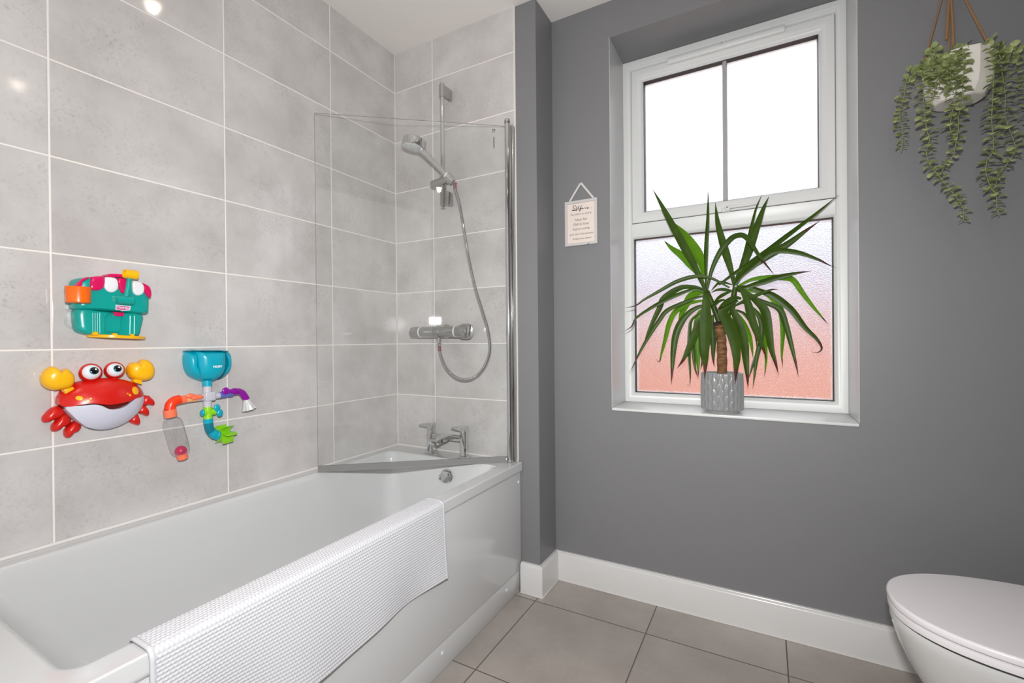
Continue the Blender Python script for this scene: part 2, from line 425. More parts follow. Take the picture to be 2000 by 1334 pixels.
# trickle vent over the head of the sash
m = MB(); m.box((1.256, .357, 2.2935), (1.7075, .3765, 2.3195), 0.006, 3); m.box((1.262, .353, 2.300), (1.7015, .358, 2.310), 0.003, 2)
vent = obj('trickle_vent', m, 'upvc', win)
obj('vent_slider', MB().box((1.478, .3555, 2.3105), (1.4795, .3575, 2.3195)), 'dark', vent)
# lever handle
hp = aty(1420, 407, .362)
m = MB(); m.obox(hp+Vector((-.004, .006, -.004)), (.017, 0, .0), (0, .008, 0), (0, 0, .0095), .005, 3)
m.lathe([(.0115, 0), (.0125, .004), (.0125, .010), (.009, .0145), (0.002, .0155)], hp+Vector((.002, .004, .001)), (0, -1, 0), 20)
hd = obj('window_handle', m, 'upvc', win)
lev = [hp+Vector((.004, -.006, .001)), hp+Vector((.03, -.011, .0005)), hp+Vector((.06, -.012, .0)), hp+Vector((.095, -.012, .0)), hp+Vector((.118, -.009, .002))]
obj('lever', MB().tube(spline(lev, 6), [.0085]*6+[.0075]*12+[.006]*7, 14, True, 0.75), 'upvc', hd)
obj('lock', MB().lathe([(.0038, 0), (.0038, .0012)], hp+Vector((.002, -.0112, .0015)), (0, -1, 0), 14), 'dark', hd)

# what the obscured glass looks out on
def brick_mat():
    m, nt, out = new_mat('orange_brick')
    p = N(nt, 'ShaderNodeBsdfPrincipled'); p.inputs['Roughness'].default_value = 0.9
    tc = N(nt, 'ShaderNodeTexCoord'); mp = N(nt, 'ShaderNodeMapping'); mp.inputs['Rotation'].default_value = (PI/2, 0, 0)
    nt.links.new(tc.outputs['Object'], mp.inputs['Vector'])
    b = N(nt, 'ShaderNodeTexBrick'); b.inputs['Scale'].default_value = 4.4
    b.inputs['Color1'].default_value = (0.345, 0.118, 0.076, 1); b.inputs['Color2'].default_value = (0.31, 0.100, 0.062, 1); b.inputs['Mortar'].default_value = (0.36, 0.22, 0.17, 1)
    b.inputs['Mortar Size'].default_value = 0.012
    nt.links.new(mp.outputs[0], b.inputs['Vector']); nt.links.new(b.outputs['Color'], p.inputs['Base Color'])
    nt.links.new(p.outputs[0], out.inputs['Surface']); return m
M['brick'] = brick_mat()
tag(obj('garden_wall', MB().box((-3.5, 5.0, -3.0), (8.5, 5.22, 1.27)).box((-3.5, 4.97, 1.27), (8.5, 5.25, 1.33), .01), 'brick'),
    'orange brick wall outdoors showing as a pink blur through the lower window pane', 'wall')

M['pale_render'] = simple('pale_render', srgb(158, 160, 172), rough=.9, var=.06)
m = MB(); m.box((-9, 9.0, -3.0), (13, 9.4, 4.1)); tag(obj('house_wall', m, 'pale_render'), 'pale rendered house side outdoors, showing as a lilac haze through the lower window pane', 'house wall')
# ================================================================== LIGHT
wd = bpy.data.worlds.new('overcast_sky'); SC.world = wd; wd.use_nodes = True
nt = wd.node_tree; bg = nt.nodes['Background']
bg.inputs['Color'].default_value = (0.93, 0.965, 1.0, 1); bg.inputs['Strength'].default_value = 2.8

def area(name, loc, target, size, power, col=(1, 1, 1), shape='DISK', spread=PI, sy=None):
    L = bpy.data.lights.new(name, 'AREA'); L.shape = shape; L.size = size; L.energy = power; L.color = col; L.spread = spread
    if sy: L.size_y = sy
    o = bpy.data.objects.new(name, L); COL.objects.link(o); o.location = loc
    o.rotation_euler = (Vector(target)-Vector(loc)).to_track_quat('-Z', 'Y').to_euler(); return o

# the photographer's flash on the camera's shoe, and an added fill light behind it
fl = CAM + RGT*0.005 + UPV*0.165 + FWD*0.02
area('shoe_flash', fl, fl+FWD-RGT*.03-UPV*.02, 0.085, 28, (1.0, 0.998, 0.99), 'RECTANGLE', 2.85, 0.05)
area('back_fill', (1.22, YB+0.02, 1.26), (1.22, 0, 1.26), 2.3, 10, (1.0, 0.99, 0.98), 'RECTANGLE', PI, 2.4)

# recessed ceiling downlights; the rear pair is unseen, added as fill
M['bezel'] = M['chrome_soft']
em, nt2, out2 = new_mat('lamp_glow'); e = N(nt2, 'ShaderNodeEmission'); e.inputs['Color'].default_value = (1.0, 0.78, 0.52, 1); e.inputs['Strength'].default_value = 22.0
nt2.links.new(e.outputs[0], out2.inputs['Surface']); M['glow'] = em
DL = [(0.64, -0.77), (1.975, -0.833), (0.64, -2.05), (1.975, -2.10)]
for k, (x, y) in enumerate(DL):
    t = obj('spotlight', MB().lathe([(.030, -.001), (.031, -.004), (.041, -.005), (.043, -.001), (.043, 0.0)], (x, y, CEIL), (0, 0, 1), 32, False), 'bezel', ceiling_o)
    obj('lamp', MB().lathe([(.0, -.0015), (.030, -.0015), (.030, -.0005)], (x, y, CEIL), (0, 0, 1), 24), 'glow', t)
    L = bpy.data.lights.new('spot_glow', 'SPOT'); L.energy = (1.8, 3.0, 11, 17)[k]; L.color = (1.0, 0.94, 0.87); L.spot_size = 2.7; L.spot_blend = 1.0; L.shadow_soft_size = 0.022
    o = bpy.data.objects.new('spot_glow', L); COL.objects.link(o); o.location = (x, y, CEIL-0.02)
# ================================================================== BATH
def rrect(x0, x1, y0, y1, r, z, n=8):
    pts = []
    for cx, cy, a0 in ((x1-r, y1-r, 0), (x0+r, y1-r, PI/2), (x0+r, y0+r, PI), (x1-r, y0+r, 1.5*PI)):
        for k in range(n+1):
            a = a0 + PI/2*k/n
            pts.append(Vector((cx+r*math.cos(a), cy+r*math.sin(a), z)))
    return pts
BX1, BY0 = 0.7105, -1.699
bath = thing('bathtub', (0.35, -0.85, 0), 'white fitted bath with a flat white side panel along the tiled wall', 'bathtub')
m = MB(); e = 0.0015
ix0, ix1, iy0, iy1 = 0.052, 0.652, -1.464, -0.108
L = [rrect(e, BX1-.012, BY0, -e, .004, RIM-.048), rrect(e, BX1-.002, BY0, -e, .006, RIM-.040), rrect(e, BX1, BY0, -e, .007, RIM-.034), rrect(e, BX1, BY0, -e, .007, RIM-.030), rrect(e, BX1, BY0, -e, .007, RIM-.0050), rrect(e, BX1, BY0, -e, .007, RIM-.0026), rrect(e+.0007, BX1-.0007, BY0+.0007, -e-.0007, .007, RIM-.001), rrect(e+.0025, BX1-.0025, BY0+.0025, -e-.0025, .007, RIM), rrect(e+.005, BX1-.005, BY0+.005, -e-.005, .007, RIM)]
for ins, dz, extra in ((-.006, 0, 0), (-.0025, 0, 0), (0, -.0015, 0), (.003, -.005, .001), (.006, -.012, .003), (.010, -.035, .012), (.022, -.13, .05), (.034, -.24, .09), (.048, -.33, .13), (.075, -.375, .17), (.13, -.392, .22)):
    r = .040+ins*.9
    L.append(rrect(ix0+ins, ix1-ins, iy0+ins+extra, iy1-ins*.9, r, RIM+dz))
m.loops(L, True, False, True)
obj('tub', m, 'acrylic', bath, 40)
obj('side_panel', MB().box((.6875, BY0, .0935), (.7005, -e, .5175), .004, 3), 'panel', bath)
obj('plinth', MB().box((.683, BY0, .001), (.6985, -e, .0915), .0015, 2), 'panel', bath)
for y, z in ((-.021, .473), (-.1285, .060), (-.556, .0605)):
    obj('screw_cap', MB().lathe([(.0062, 0), (.0062, .0012), (.005, .0026), (.002, .0033)], (.6985 if z < .09 else .7004, y, z), (1, 0, 0), 20), 'white_plastic', bath)
oc = Vector((.398, -.122, .486))
m = MB(); m.lathe([(.030, -.004), (.031, .004), (.028, .007)], oc, (0, -1, -.06), 32)
m.lathe([(.026, .006), (.027, .016), (.025, .0195), (.015, .0225), (.003, .0235)], oc, (0, -1, -.06), 32)
ov = obj('overflow_cover', m, 'chrome', bath)
m = MB(); m.ball(oc+Vector((-.026, -.014, -.006)), (.008, .011, .013), None, 14, 10)
obj('overflow_grip', m, 'chrome', ov)

# ================================================================== BATH FILLER
tap = thing('bath_filler_tap', (.3515, -.056, RIM), 'chrome bath filler with two lever handles on the far bath rim', 'tap')
tx = (.258, .445); ty = -.056
for x in tx:
    m = MB(); m.box((x-.0225, ty-.0225, RIM), (x+.0225, ty+.0225, RIM+.009), .002, 2)
    obj('base_plate', m, 'chrome', tap)
    m = MB(); m.loops([rrect(x-.0165, x+.0165, ty-.0165, ty+.0165, .0075, z, 5) for z in (RIM+.009, RIM+.107)])
    m.loops([rrect(x-.0155, x+.0155, ty-.0155, ty+.0155, .0075, z, 5) for z in (RIM+.107, RIM+.109)])
    obj('pillar', m, 'chrome', tap)
    # lever head: collar plus a flat wedge reaching away to the left
    m = MB(); m.loops([rrect(x-.0165, x+.0165, ty-.0165, ty+.0165, .0075, z, 5) for z in (RIM+.1093, RIM+.1335)])
    z0 = RIM+.1192
    lps = []
    for dx, zb, zt, hw in ((.0158, .0, .0205, .0148), (0, .0, .0222, .0158), (-.030, .004, .0195, .0175), (-.056, .0065, .0140, .0175), (-.060, .0085, .0125, .0168)):
        lps.append([Vector((x+dx, ty-hw, z0+zb)), Vector((x+dx, ty+hw, z0+zb)), Vector((x+dx, ty+hw, z0+zt)), Vector((x+dx, ty-hw, z0+zt))])
    m.loops(lps)
    obj('lever_handle', m, 'chrome', tap)
m = MB(); m.loops([[Vector((x, ty+a, RIM+.083+b)) for a, b in ((-.013, -.010), (.013, -.010), (.013, .008), (.010, .011), (-.010, .011), (-.013, .008))] for x in (tx[0]+.016, tx[1]-.016)])
obj('crossbar', m, 'chrome', tap)
m = MB(); lps = []
for dy, zc, hz, hw in ((0, .084, .013, .020), (-.02, .084, .0125, .021), (-.06, .082, .0115, .021), (-.10, .079, .0105, .021), (-.112, .078, .0098, .0205), (-.115, .078, .008, .019)):
    lps.append([Vector((.3515+a, ty+dy, RIM+zc+b)) for a, b in ((-hw, -hz), (hw, -hz), (hw, hz*.7), (hw-.004, hz), (-hw+.004, hz), (-hw, hz*.7))])
m.loops(lps)
sp = obj('spout', m, 'chrome', tap)
obj('aerator', MB().lathe([(.011, .0), (.0115, -.008), (.009, -.0085)], (.3515, ty-.098, RIM+.0695), (0, 0, 1), 20), 'chrome_soft', sp)

# ================================================================== SHOWER MIXER (bar valve)
VZ = 1.1225; VY = -.064
mix = thing('bar_shower_valve', (.32, -.03, VZ), 'chrome horizontal bar shower valve on the tiled end wall', 'shower valve')
AX = (1, 0, 0)
def hcyl(prof, seg=32): return MB().lathe(prof, (0, VY, VZ), AX, seg)
m = hcyl([(.0245, .214), (.0258, .218), (.0258, .405), (.0245, .409)])
m.lathe([(.033, 0), (.033, .008), (.0285, .012), (.024, .014), (.022, .042)], (.316, -.0006, VZ+.002), (0, -1, 0), 32)
m.ball((.315, VY, VZ), (.032, .030, .029), None, 24, 16)
obj('valve_body', m, 'chrome_soft', mix)
for a, b in ((.208, .2145), (.4085, .4155)):
    obj('white_ring', hcyl([(.0262, a), (.0268, a+.001), (.0268, b-.001), (.0262, b)]), 'white_plastic', mix)
k = MB(); lps = []
for x, r in ((.155, .0215), (.158, .0245), (.2075, .0265)):
    lps.append([Vector((x, VY+r*math.cos(2*PI*q/24)*(1+.05*math.cos(6*2*PI*q/24)), VZ+r*math.sin(2*PI*q/24)*(1+.05*math.cos(6*2*PI*q/24)))) for q in range(24)])
k.loops(lps); obj('temperature_knob', k, 'chrome_soft', mix)
k = MB(); lps = []
for x, r, am in ((.4155, .0262, 0), (.440, .0285, 0), (.4465, .033, .0), (.452, .0335, .03), (.4795, .0335, .03), (.4845, .031, .03), (.487, .024, 0)):
    lps.append([Vector((x, VY+r*math.cos(2*PI*q/60)*(1+am*(q % 2)), VZ+r*math.sin(2*PI*q/60)*(1+am*(q % 2)))) for q in range(60)])
k.loops(lps); kn = obj('flow_knob', k, 'chrome_soft', mix)
obj('knob_face', MB().lathe([(.023, 0), (.0225, .002), (.004, .0028)], (.4868, VY, VZ), AX, 28), 'chrome', kn)
HO = Vector((.316, VY, VZ-.029))
obj('hose_outlet', MB().lathe([(.0095, .004), (.0095, -.010), (.0105, -.011), (.0105, -.024), (.008, -.0255)], HO, (0, 0, 1), 20), 'chrome', mix)

# ================================================================== SLIDE RAIL
RX, RY = .3415, -.058
rail = thing('slide_rail', (RX, 0, 1.69), 'chrome vertical shower slide rail screwed to the tiled end wall', 'shower rail')
obj('rail_tube', MB().cyl((RX, RY, 1.690), (RX, RY, 2.2615), .0098, seg=24), 'chrome', rail)
for z0, z1 in ((2.195, 2.2515), (1.704, 1.772)):
    m = MB(); m.lathe([(.0128, z0), (.0138, z0+.001), (.0138, z1-.001), (.0128, z1)], (RX, RY, 0), (0, 0, 1), 24)
    m.box((RX-.0005, RY+.004, z0+.004), (RX+.0145, -.0005, z1-.002), .003, 2)
    br = obj('wall_bracket', m, 'chrome_soft', rail)
    obj('bracket_screw', MB().lathe([(.003, 0), (.003, -.001)], (RX+.007, -.022, z0+.004), (0, 0, 1), 12), 'dark', br)
SZ = 1.806
HD1 = aty(883, 352, -.098); HD0 = aty(826, 303, -.170)      # hand-shower tail and neck
hax = (HD0-HD1).normalized()
m = MB(); m.tube([(RX-.052, RY-.012, SZ-.006), (RX-.049, RY-.012, SZ-.006), (RX+.032, RY-.014, SZ+.004)], [.0155, .0185, .0175], 24)
m.tube([(RX, RY, SZ-.03), (RX, RY, SZ+.026)], [.0150, .0150], 24)
obj('slider', m, 'chrome_soft', rail)
hc = HD1 + hax*.012
obj('handset_holder', MB().tube([hc-hax*.019, hc-hax*.018, hc+hax*.017, hc+hax*.018], [.0150, .0165, .0185, .0175], 24), 'chrome', rail)

# ================================================================== HAND SHOWER AND HOSE
hs = thing('hand_shower', HD1, 'chrome round hand shower on a ribbed metal hose hanging from the slide rail', 'hand shower')
HC = aty(808.5, 283, -.185); hn = Vector((-.17, -.10, -1)).normalized()
m = MB(); m.lathe([(.030, -.030), (.046, -.026), (.0505, -.021), (.0515, -.012), (.0515, .011), (.0495, .0135), (.046, .0135)], HC, hn, 40)
hd_ = obj('shower_head', m, 'chrome', hs)
m = MB(); m.lathe([(.0475, .008), (.0475, .0142), (.045, .0152), (.002, .0152)], HC, hn, 40)
sp_ = obj('spray_plate', m, 'white_plastic', hd_)
nz = MB(); e1 = hn.orthogonal().normalized(); e2 = hn.cross(e1)
for rr_, cnt in ((.008, 6), (.017, 12), (.026, 18), (.035, 24), (.041, 28)):
    for q in range(cnt):
        a = 2*PI*q/cnt; pp = HC+hn*.0150+(e1*math.cos(a)+e2*math.sin(a))*rr_
        nz.lathe([(.0013, 0), (.0009, .0014)], pp, hn, 6)
tag(obj('spray_nozzles', nz, 'seal', sp_), kind='stuff')
neck = HC - hn*.006 + (HD1-HC).normalized()*.040
m = MB(); m.tube([neck, neck.lerp(HD1, .12), neck.lerp(HD1, .5), HD1+hax*.026, HD1-hax*.006], [.0145, .0125, .0120, .0118, .0108], 20)
obj('handle', m, 'chrome', hs)
obj('collar', MB().tube([HD1+hax*.0305, HD1+hax*.034, HD1+hax*.0375], [.0130, .0136, .0130], 20), 'white_plastic', hs)
hp_px = [(889, 366, -.088), (897, 395, -.080), (905, 440, -.072), (915, 500, -.066), (928, 560, -.062), (943, 610, -.060), (953, 645, -.060), (957, 680, -.062), (950, 708, -.064), (935, 730, -.066), (915, 741, -.067), (893, 738, -.067), (874, 722, -.066), (862, 697, -.064)]
pts = [HD1-hax*.006, HD1-hax*.018] + [aty(*q) for q in hp_px] + [HO+Vector((0, 0, -.034)), HO+Vector((0, 0, -.022))]
dn = spline(pts, 40)
# resample at even steps for ribs
seg = [0]
for a, b_ in zip(dn[:-1], dn[1:]): seg.append(seg[-1]+(b_-a).length)
tot = seg[-1]; step = .0016; rs = []; j = 0
for q in range(int(tot/step)+1):
    d = q*step
    while j < len(seg)-2 and seg[j+1] < d: j += 1
    rs.append(dn[j].lerp(dn[j+1], (d-seg[j])/max(seg[j+1]-seg[j], 1e-9)))
rad = [(.0074 if q % 3 != 2 else .0052) for q in range(len(rs))]
hose = obj('hose', MB().tube(rs, rad, 12), 'chrome', hs, 80)
M['rosy'] = simple('rosy_sleeve', srgb(176, 84, 88), rough=0.25, metal=0.7)
for a, b_ in ((8, 26), (len(rs)-24, len(rs)-9)):
    obj('hose_sleeve', MB().tube(rs[a:b_], [(.0079 if q % 3 != 2 else .0058) for q in range(b_-a)], 12), 'rosy', hose, 80)

# ================================================================== SHOWER SCREEN
SH0 = Vector((.664, -.0285, 0)); ST_ = Vector((-.7835, -.6213, 0)); SN = Vector((-.6213, .7835, 0))
scr = thing('bath_screen', (.664, -.0285, RIM), 'clear glass bath screen hinged on a chrome post at the end wall', 'shower screen')
def sbox(mb, s0, s1, n0, n1, z0, z1):
    c = SH0+ST_*((s0+s1)/2)+SN*((n0+n1)/2)+Vector((0, 0, (z0+z1)/2))
    return mb.obox(c, ST_*((s1-s0)/2), SN*((n1-n0)/2), Vector((0, 0, (z1-z0)/2)))
gp = obj('glass_panel', sbox(MB(), .010, .783, -.003, .003, .574, 2.0), ['glass', 'glass_edge'], scr)
for pl in gp.data.polygons:
    pl.material_index = 0 if abs(pl.normal.dot(SN)) > .9 else 1
lps = []
for s in (.014, .7825):
    q = SH0+ST_*s
    lps.append([q+SN*a+Vector((0, 0, z)) for a, z in ((-.0055, .582), (-.0055, .564), (-.0105, .5595), (-.0085, .5585), (-.001, .5615), (.0055, .564), (.0055, .582))])
obj('drip_seal', MB().loops(lps), 'seal', scr)
obj('hinge_post', MB().lathe([(.0118, .568), (.0118, 2.012)], SH0, (0, 0, 1), 24), 'chrome', scr)
m = MB(); m.lathe([(.0120, 2.0135), (.0125, 2.0145), (.0125, 2.0265), (.0112, 2.030)], SH0, (0, 0, 1), 24)
obj('post_cap', m, 'chrome_soft', scr)
m = MB(); m.lathe([(.0135, .558), (.0135, .566), (.0122, .5675)], SH0, (0, 0, 1), 24); m.ball(SH0+Vector((-.010, -.010, .569)), .0105, None, 14, 10)
obj('pivot_foot', m, 'chrome', scr)
m = MB(); m.box((.6685, -.0245, .560), (.6765, -.0005, 2.008), .0015, 2)
obj('hinge_channel', m, 'chrome', scr)
m = MB(); m.box((.6775, -.0185, .560), (.6850, -.0005, 2.006), .0015, 2)
obj('wall_channel', m, 'chrome_soft', scr)
# safety stamp printed on the glass
st = MB()
def stamp(s0, s1, z0, z1): sbox(st, s0, s1, -.0034, -.0031, z0, z1)
stamp(.052, .058, 1.979, 1.9835); stamp(.060, .066, 1.979, 1.9835); stamp(.052, .055, 1.974, 1.976); stamp(.057, .066, 1.974, 1.976)
M['stamp'] = simple('grey_print', srgb(88, 88, 90), rough=0.6)
obj('safety_stamp', st, 'stamp', scr); st = MB()
for q in range(6): stamp(.056, .0605, 1.944-q*.0075, 1.949-q*.0075)
obj('safety_stamp_text', st, 'stamp', scr)

# ================================================================== BATH MAT over the rim
M['cotton'] = simple('white_cotton', srgb(203, 203, 207), rough=0.95, var=0.05, scale=120, bump=0.35, bscale=900, spec=0.1)
MY0, MY1 = -1.3745, -.5635
path = []
path += [Vector((.626, 0, .352+.0*k)) .lerp(Vector((.6335, 0, .535)), k/18) for k in range(18)]
for k in range(9):
    a = PI - PI/2*k/8; path.append(Vector((.6475+.014*math.cos(a), 0, RIM-.0115+.0140*math.sin(a)+.0005)))
path += [Vector((.652+.038*k/4, 0, RIM+.0032)) for k in range(1, 4)]
for k in range(9):
    a = PI/2*(1-k/8); path.append(Vector((.6925+.0145*math.cos(a), 0, RIM-.0115+.0145*math.sin(a))))
path += [Vector((.7070, 0, RIM-.0115)).lerp(Vector((.7085, 0, .309)), k/22) for k in range(1, 23)]
path = [p+Vector((.0085, 0, 0)) for p in path]
pl = [0]
for a, b_ in zip(path[:-1], path[1:]): pl.append(pl[-1]+(b_-a).length)
PT = pl[-1]
def pat(d):
    d = min(max(d, 0), PT-1e-6); j = 0
    while pl[j+1] < d: j += 1
    t = (d-pl[j])/(pl[j+1]-pl[j]); p = path[j].lerp(path[j+1], t)
    a = path[max(j-1, 0)]; b_ = path[min(j+2, len(path)-1)]; tg = (b_-a).normalized()
    return p, Vector((-tg.z, 0, tg.x)) if False else Vector((tg.z*-1, 0, tg.x))
PS, PYY = .0080, .0077
nr, nc = int(PT/PS), int((MY1-MY0-.014)/PYY)
SUB = 4
bm = bmesh.new(); G = []
S0 = next(l for l, p in zip(pl, path) if p.x > .7085 and p.z < RIM-.01)   # start of the outside drop
for i in range(nr*SUB+1):
    d = PT*i/(nr*SUB); p, nrm = pat(d); nrm = -nrm if nrm.dot(p-Vector((.67, 0, .45))) < 0 else nrm
    row = []
    for j in range(nc*SUB+1+8):
        jj = j-4
        if jj < 0: y = MY0+.007+jj*.00175
        elif jj > nc*SUB: y = MY1-.007+(jj-nc*SUB)*.00175
        else: y = MY0+.007+(MY1-MY0-.014)*jj/(nc*SUB)
        fr, fc = i/SUB, jj/SUB
        odd = int(math.floor(fr)) % 2
        hgt = 0.0
        if 0 <= jj <= nc*SUB:
            a = abs(math.sin(PI*fr)); c = abs(math.sin(PI*(fc+.5*odd)))
            hgt = .0024*(a**.7)*(.35+.65*c**.7)
        else:
            q = (min(-jj, 4) if jj < 0 else jj-nc*SUB)/4
            hgt = .0030*math.sqrt(max(0, 1-(2*q-1)**2))
        t = max(0, (d-S0)/(PT-S0))
        wav = .010*t*t*(math.sin(y*11.3+.6)+.5*math.sin(y*23+2))+.004*t
        drop = 1.0 + (.00+.05*math.exp(-((y+.56)/.09)**2)*-1.3 + .035*math.sin(y*9.5+1.0)*.6)*0
        co_ = p + nrm*hgt + Vector((wav, 0, 0))
        # hanging edge sits a touch higher at both ends
        if t > 0:
            lift = .017*math.exp(-((y-MY1)/.10)**2)+.020*math.exp(-((y-MY0)/.18)**2)+.006*math.sin(y*14)
            co_.z += lift*t
        co_.y = y + (.012*t if False else 0) - .004*t*math.exp(-((y-MY1)/.05)**2)
        row.append(bm.verts.new(co_))
    G.append(row)
for a, b_ in zip(G[:-1], G[1:]):
    for j in range(len(a)-1): bm.faces.new((a[j], a[j+1], b_[j+1], b_[j]))
mat_o = obj('bath_mat', bm, 'cotton', None, 180)
sm = mat_o.modifiers.new('thickness', 'SOLIDIFY'); sm.thickness = .0022; sm.offset = 1.0
tag(mat_o, 'white bobbly cotton bath mat draped over the side of the bath', 'bath mat')

# ================================================================== TOILET
TZ = .450; TC = -.312
toi = thing('toilet', (2.2, TC, 0), 'white toilet with closed lid at the right edge under the hanging plant', 'toilet')
def dshape(front, back, hw, z, n=40, flat=2.25):
    """egg-shaped outline: rounded nose towards -x, straight at the back"""
    pts = []; L_ = (back-front)*.62
    for k in range(n+1):
        a = -PI/2 - PI*k/n                       # from -y side round the nose to +y side
        ca, sa = math.cos(a), math.sin(a)
        px = front+L_ + L_*(-abs(ca)**(2/flat) if ca < 0 else ca)
        py = TC + hw*math.copysign(abs(sa)**(2/flat), sa)
        pts.append(Vector((px, py, z)))
    for k in range(1, 7):
        pts.append(Vector((front+L_+(back-front-L_)*k/6, TC+hw*(1-.10*(k/6)**2), z)))
    for k in range(6, 0, -1):
        pts.append(Vector((front+L_+(back-front-L_)*k/6, TC-hw*(1-.10*(k/6)**2), z)))
    return pts
TF, TB, TH = 1.893, 2.37, .196
lid = [dshape(TF+i, TB, TH-i, z) for i, z in ((.004, TZ-.0165), (.0005, TZ-.0145), (0, TZ-.012), (0, TZ-.005), (.0012, TZ-.0018), (.0035, TZ), (.006, TZ+.0001)) ]
for f, dz in ((.03, .0008), (.08, .0014), (.14, .0018)): lid.append(dshape(TF+f, TB-f*.5, TH-f, TZ+dz))
obj('lid', MB().loops(lid), 'seat', toi)
obj('seat', MB().loops([dshape(TF+i, TB, TH-i, z) for i, z in ((.006, TZ-.0370), (.002, TZ-.0355), (.001, TZ-.0265), (.002, TZ-.0215), (.006, TZ-.0190))]), 'seat', toi)
obj('seat_gap_shade', MB().loops([dshape(TF+.009, TB-.01, TH-.009, z) for z in (TZ-.0420, TZ-.0150)]), 'dark', toi)  # dark filler, painted shade of the gap between lid and seat
pan = []
for z, fr, hw in ((.0, 2.075, .112), (.02, 2.070, .115), (.10, 2.045, .120), (.17, 2.008, .131), (.23, 1.968, .146), (.29, 1.934, .163), (.34, 1.913, .177), (.378, 1.901, .187), (.395, 1.8975, .190), (.403, 1.8985, .1895), (.4075, 1.9015, .187)):
    pan.append(dshape(fr, TB+.06, hw, z, flat=2.1+.1*(z/.4)))
obj('pan', MB().loops(pan), 'ceramic', toi, 50)
# ================================================================== BATH TOYS on the tiled wall
def plastic(name, r, g, b, rough=0.28, **k): M[name] = simple(name, srgb(r, g, b), rough=rough, var=0.02, scale=40, **k)
plastic('red_plastic', 208, 26, 16); plastic('yellow_plastic', 250, 186, 14); plastic('teal_plastic', 6, 158, 148); plastic('pink_plastic', 214, 12, 92)
plastic('white_toy', 232, 232, 236); plastic('orange_plastic', 246, 108, 10); plastic('belly_white', 206, 206, 220); plastic('eye_white', 228, 232, 240, 0.15)
plastic('pupil', 10, 12, 16, 0.1); plastic('eye_teal', 24, 140, 150, 0.15); plastic('mouth', 96, 12, 14, 0.4)
plastic('aqua_plastic', 4, 164, 188); plastic('lilac_grey', 196, 196, 204); plastic('lime_plastic', 142, 214, 30); plastic('violet_plastic', 138, 8, 152)
plastic('periwinkle', 98, 108, 196); plastic('coral', 250, 122, 86); plastic('vermilion', 244, 62, 18); plastic('apricot', 246, 178, 122); plastic('deep_teal', 2, 118, 138); plastic('crimson', 196, 34, 84)
plastic('label_pink', 206, 70, 140); plastic('print_white', 236, 238, 242); plastic('pale_grey_toy', 206, 206, 206)

def crop(pts, ox, oy, s): return [(ox+a/s, oy+b/s) for a, b in pts]
def smooth_closed(pts, n=4):
    P = [Vector((a, b, 0)) for a, b in pts]; out = []; L_ = len(P)
    for i in range(L_):
        a, b, c, d = P[i-1], P[i], P[(i+1) % L_], P[(i+2) % L_]
        for k in range(n):
            t = k/n
            q = 0.5*((2*b)+(c-a)*t+(2*a-5*b+4*c-d)*t*t+(3*b-a-3*c+d)*t**3); out.append((q.x, q.y))
    return out
def wp(u, v, x):          # a point at height x off the left wall
    return atx(u, v, x)
def shell(mb, px, depth, base=0.0015, prof=None, centre=None, k=None):
    """raised moulding: outline px on the wall, domed by prof(t) with t = 0 rim .. 1 centre"""
    xr = base + (depth-base)*(k if k is not None else (.3 if prof is DOME else .7))
    P = [wp(u, v, xr) for u, v in px]
    c = centre and wp(centre[0], centre[1], xr) or sum(P, Vector())/len(P)
    prof = prof or [(1, 0.0), (1, .35), (.985, .55), (.94, .74), (.86, .88), (.72, .96), (.5, .99), (.25, 1.0)]
    lps = []
    for s, h in prof:
        lps.append([Vector((base+(depth-base)*h, c.y+(p.y-c.y)*s, c.z+(p.z-c.z)*s)) for p in P])
    return mb.loops(lps)
DOME = [(1.0, 0), (1.0, .12), (.985, .30), (.95, .47), (.88, .64), (.77, .79), (.62, .90), (.43, .97), (.2, 1.0)]
BOX = [(1.0, 0), (1.0, .70), (.985, .86), (.955, .95), (.90, .99), (.7, 1.0), (.3, 1.0)]
def fieldshell(mb, px, fn, base, rings=(1, .93, .82, .66, .46, .22), centre=None):
    P = [wp(u, v, .014) for u, v in px]; c = centre and wp(centre[0], centre[1], .014) or sum(P, Vector())/len(P)
    lps = [[Vector((base, p.y, p.z)) for p in P]]
    for s in rings:
        lp = []
        for p in P:
            y, z = c.y+(p.y-c.y)*s, c.z+(p.z-c.z)*s
            lp.append(Vector((fn(y, z), y, z)))
        lps.append(lp)
    return mb.loops(lps)
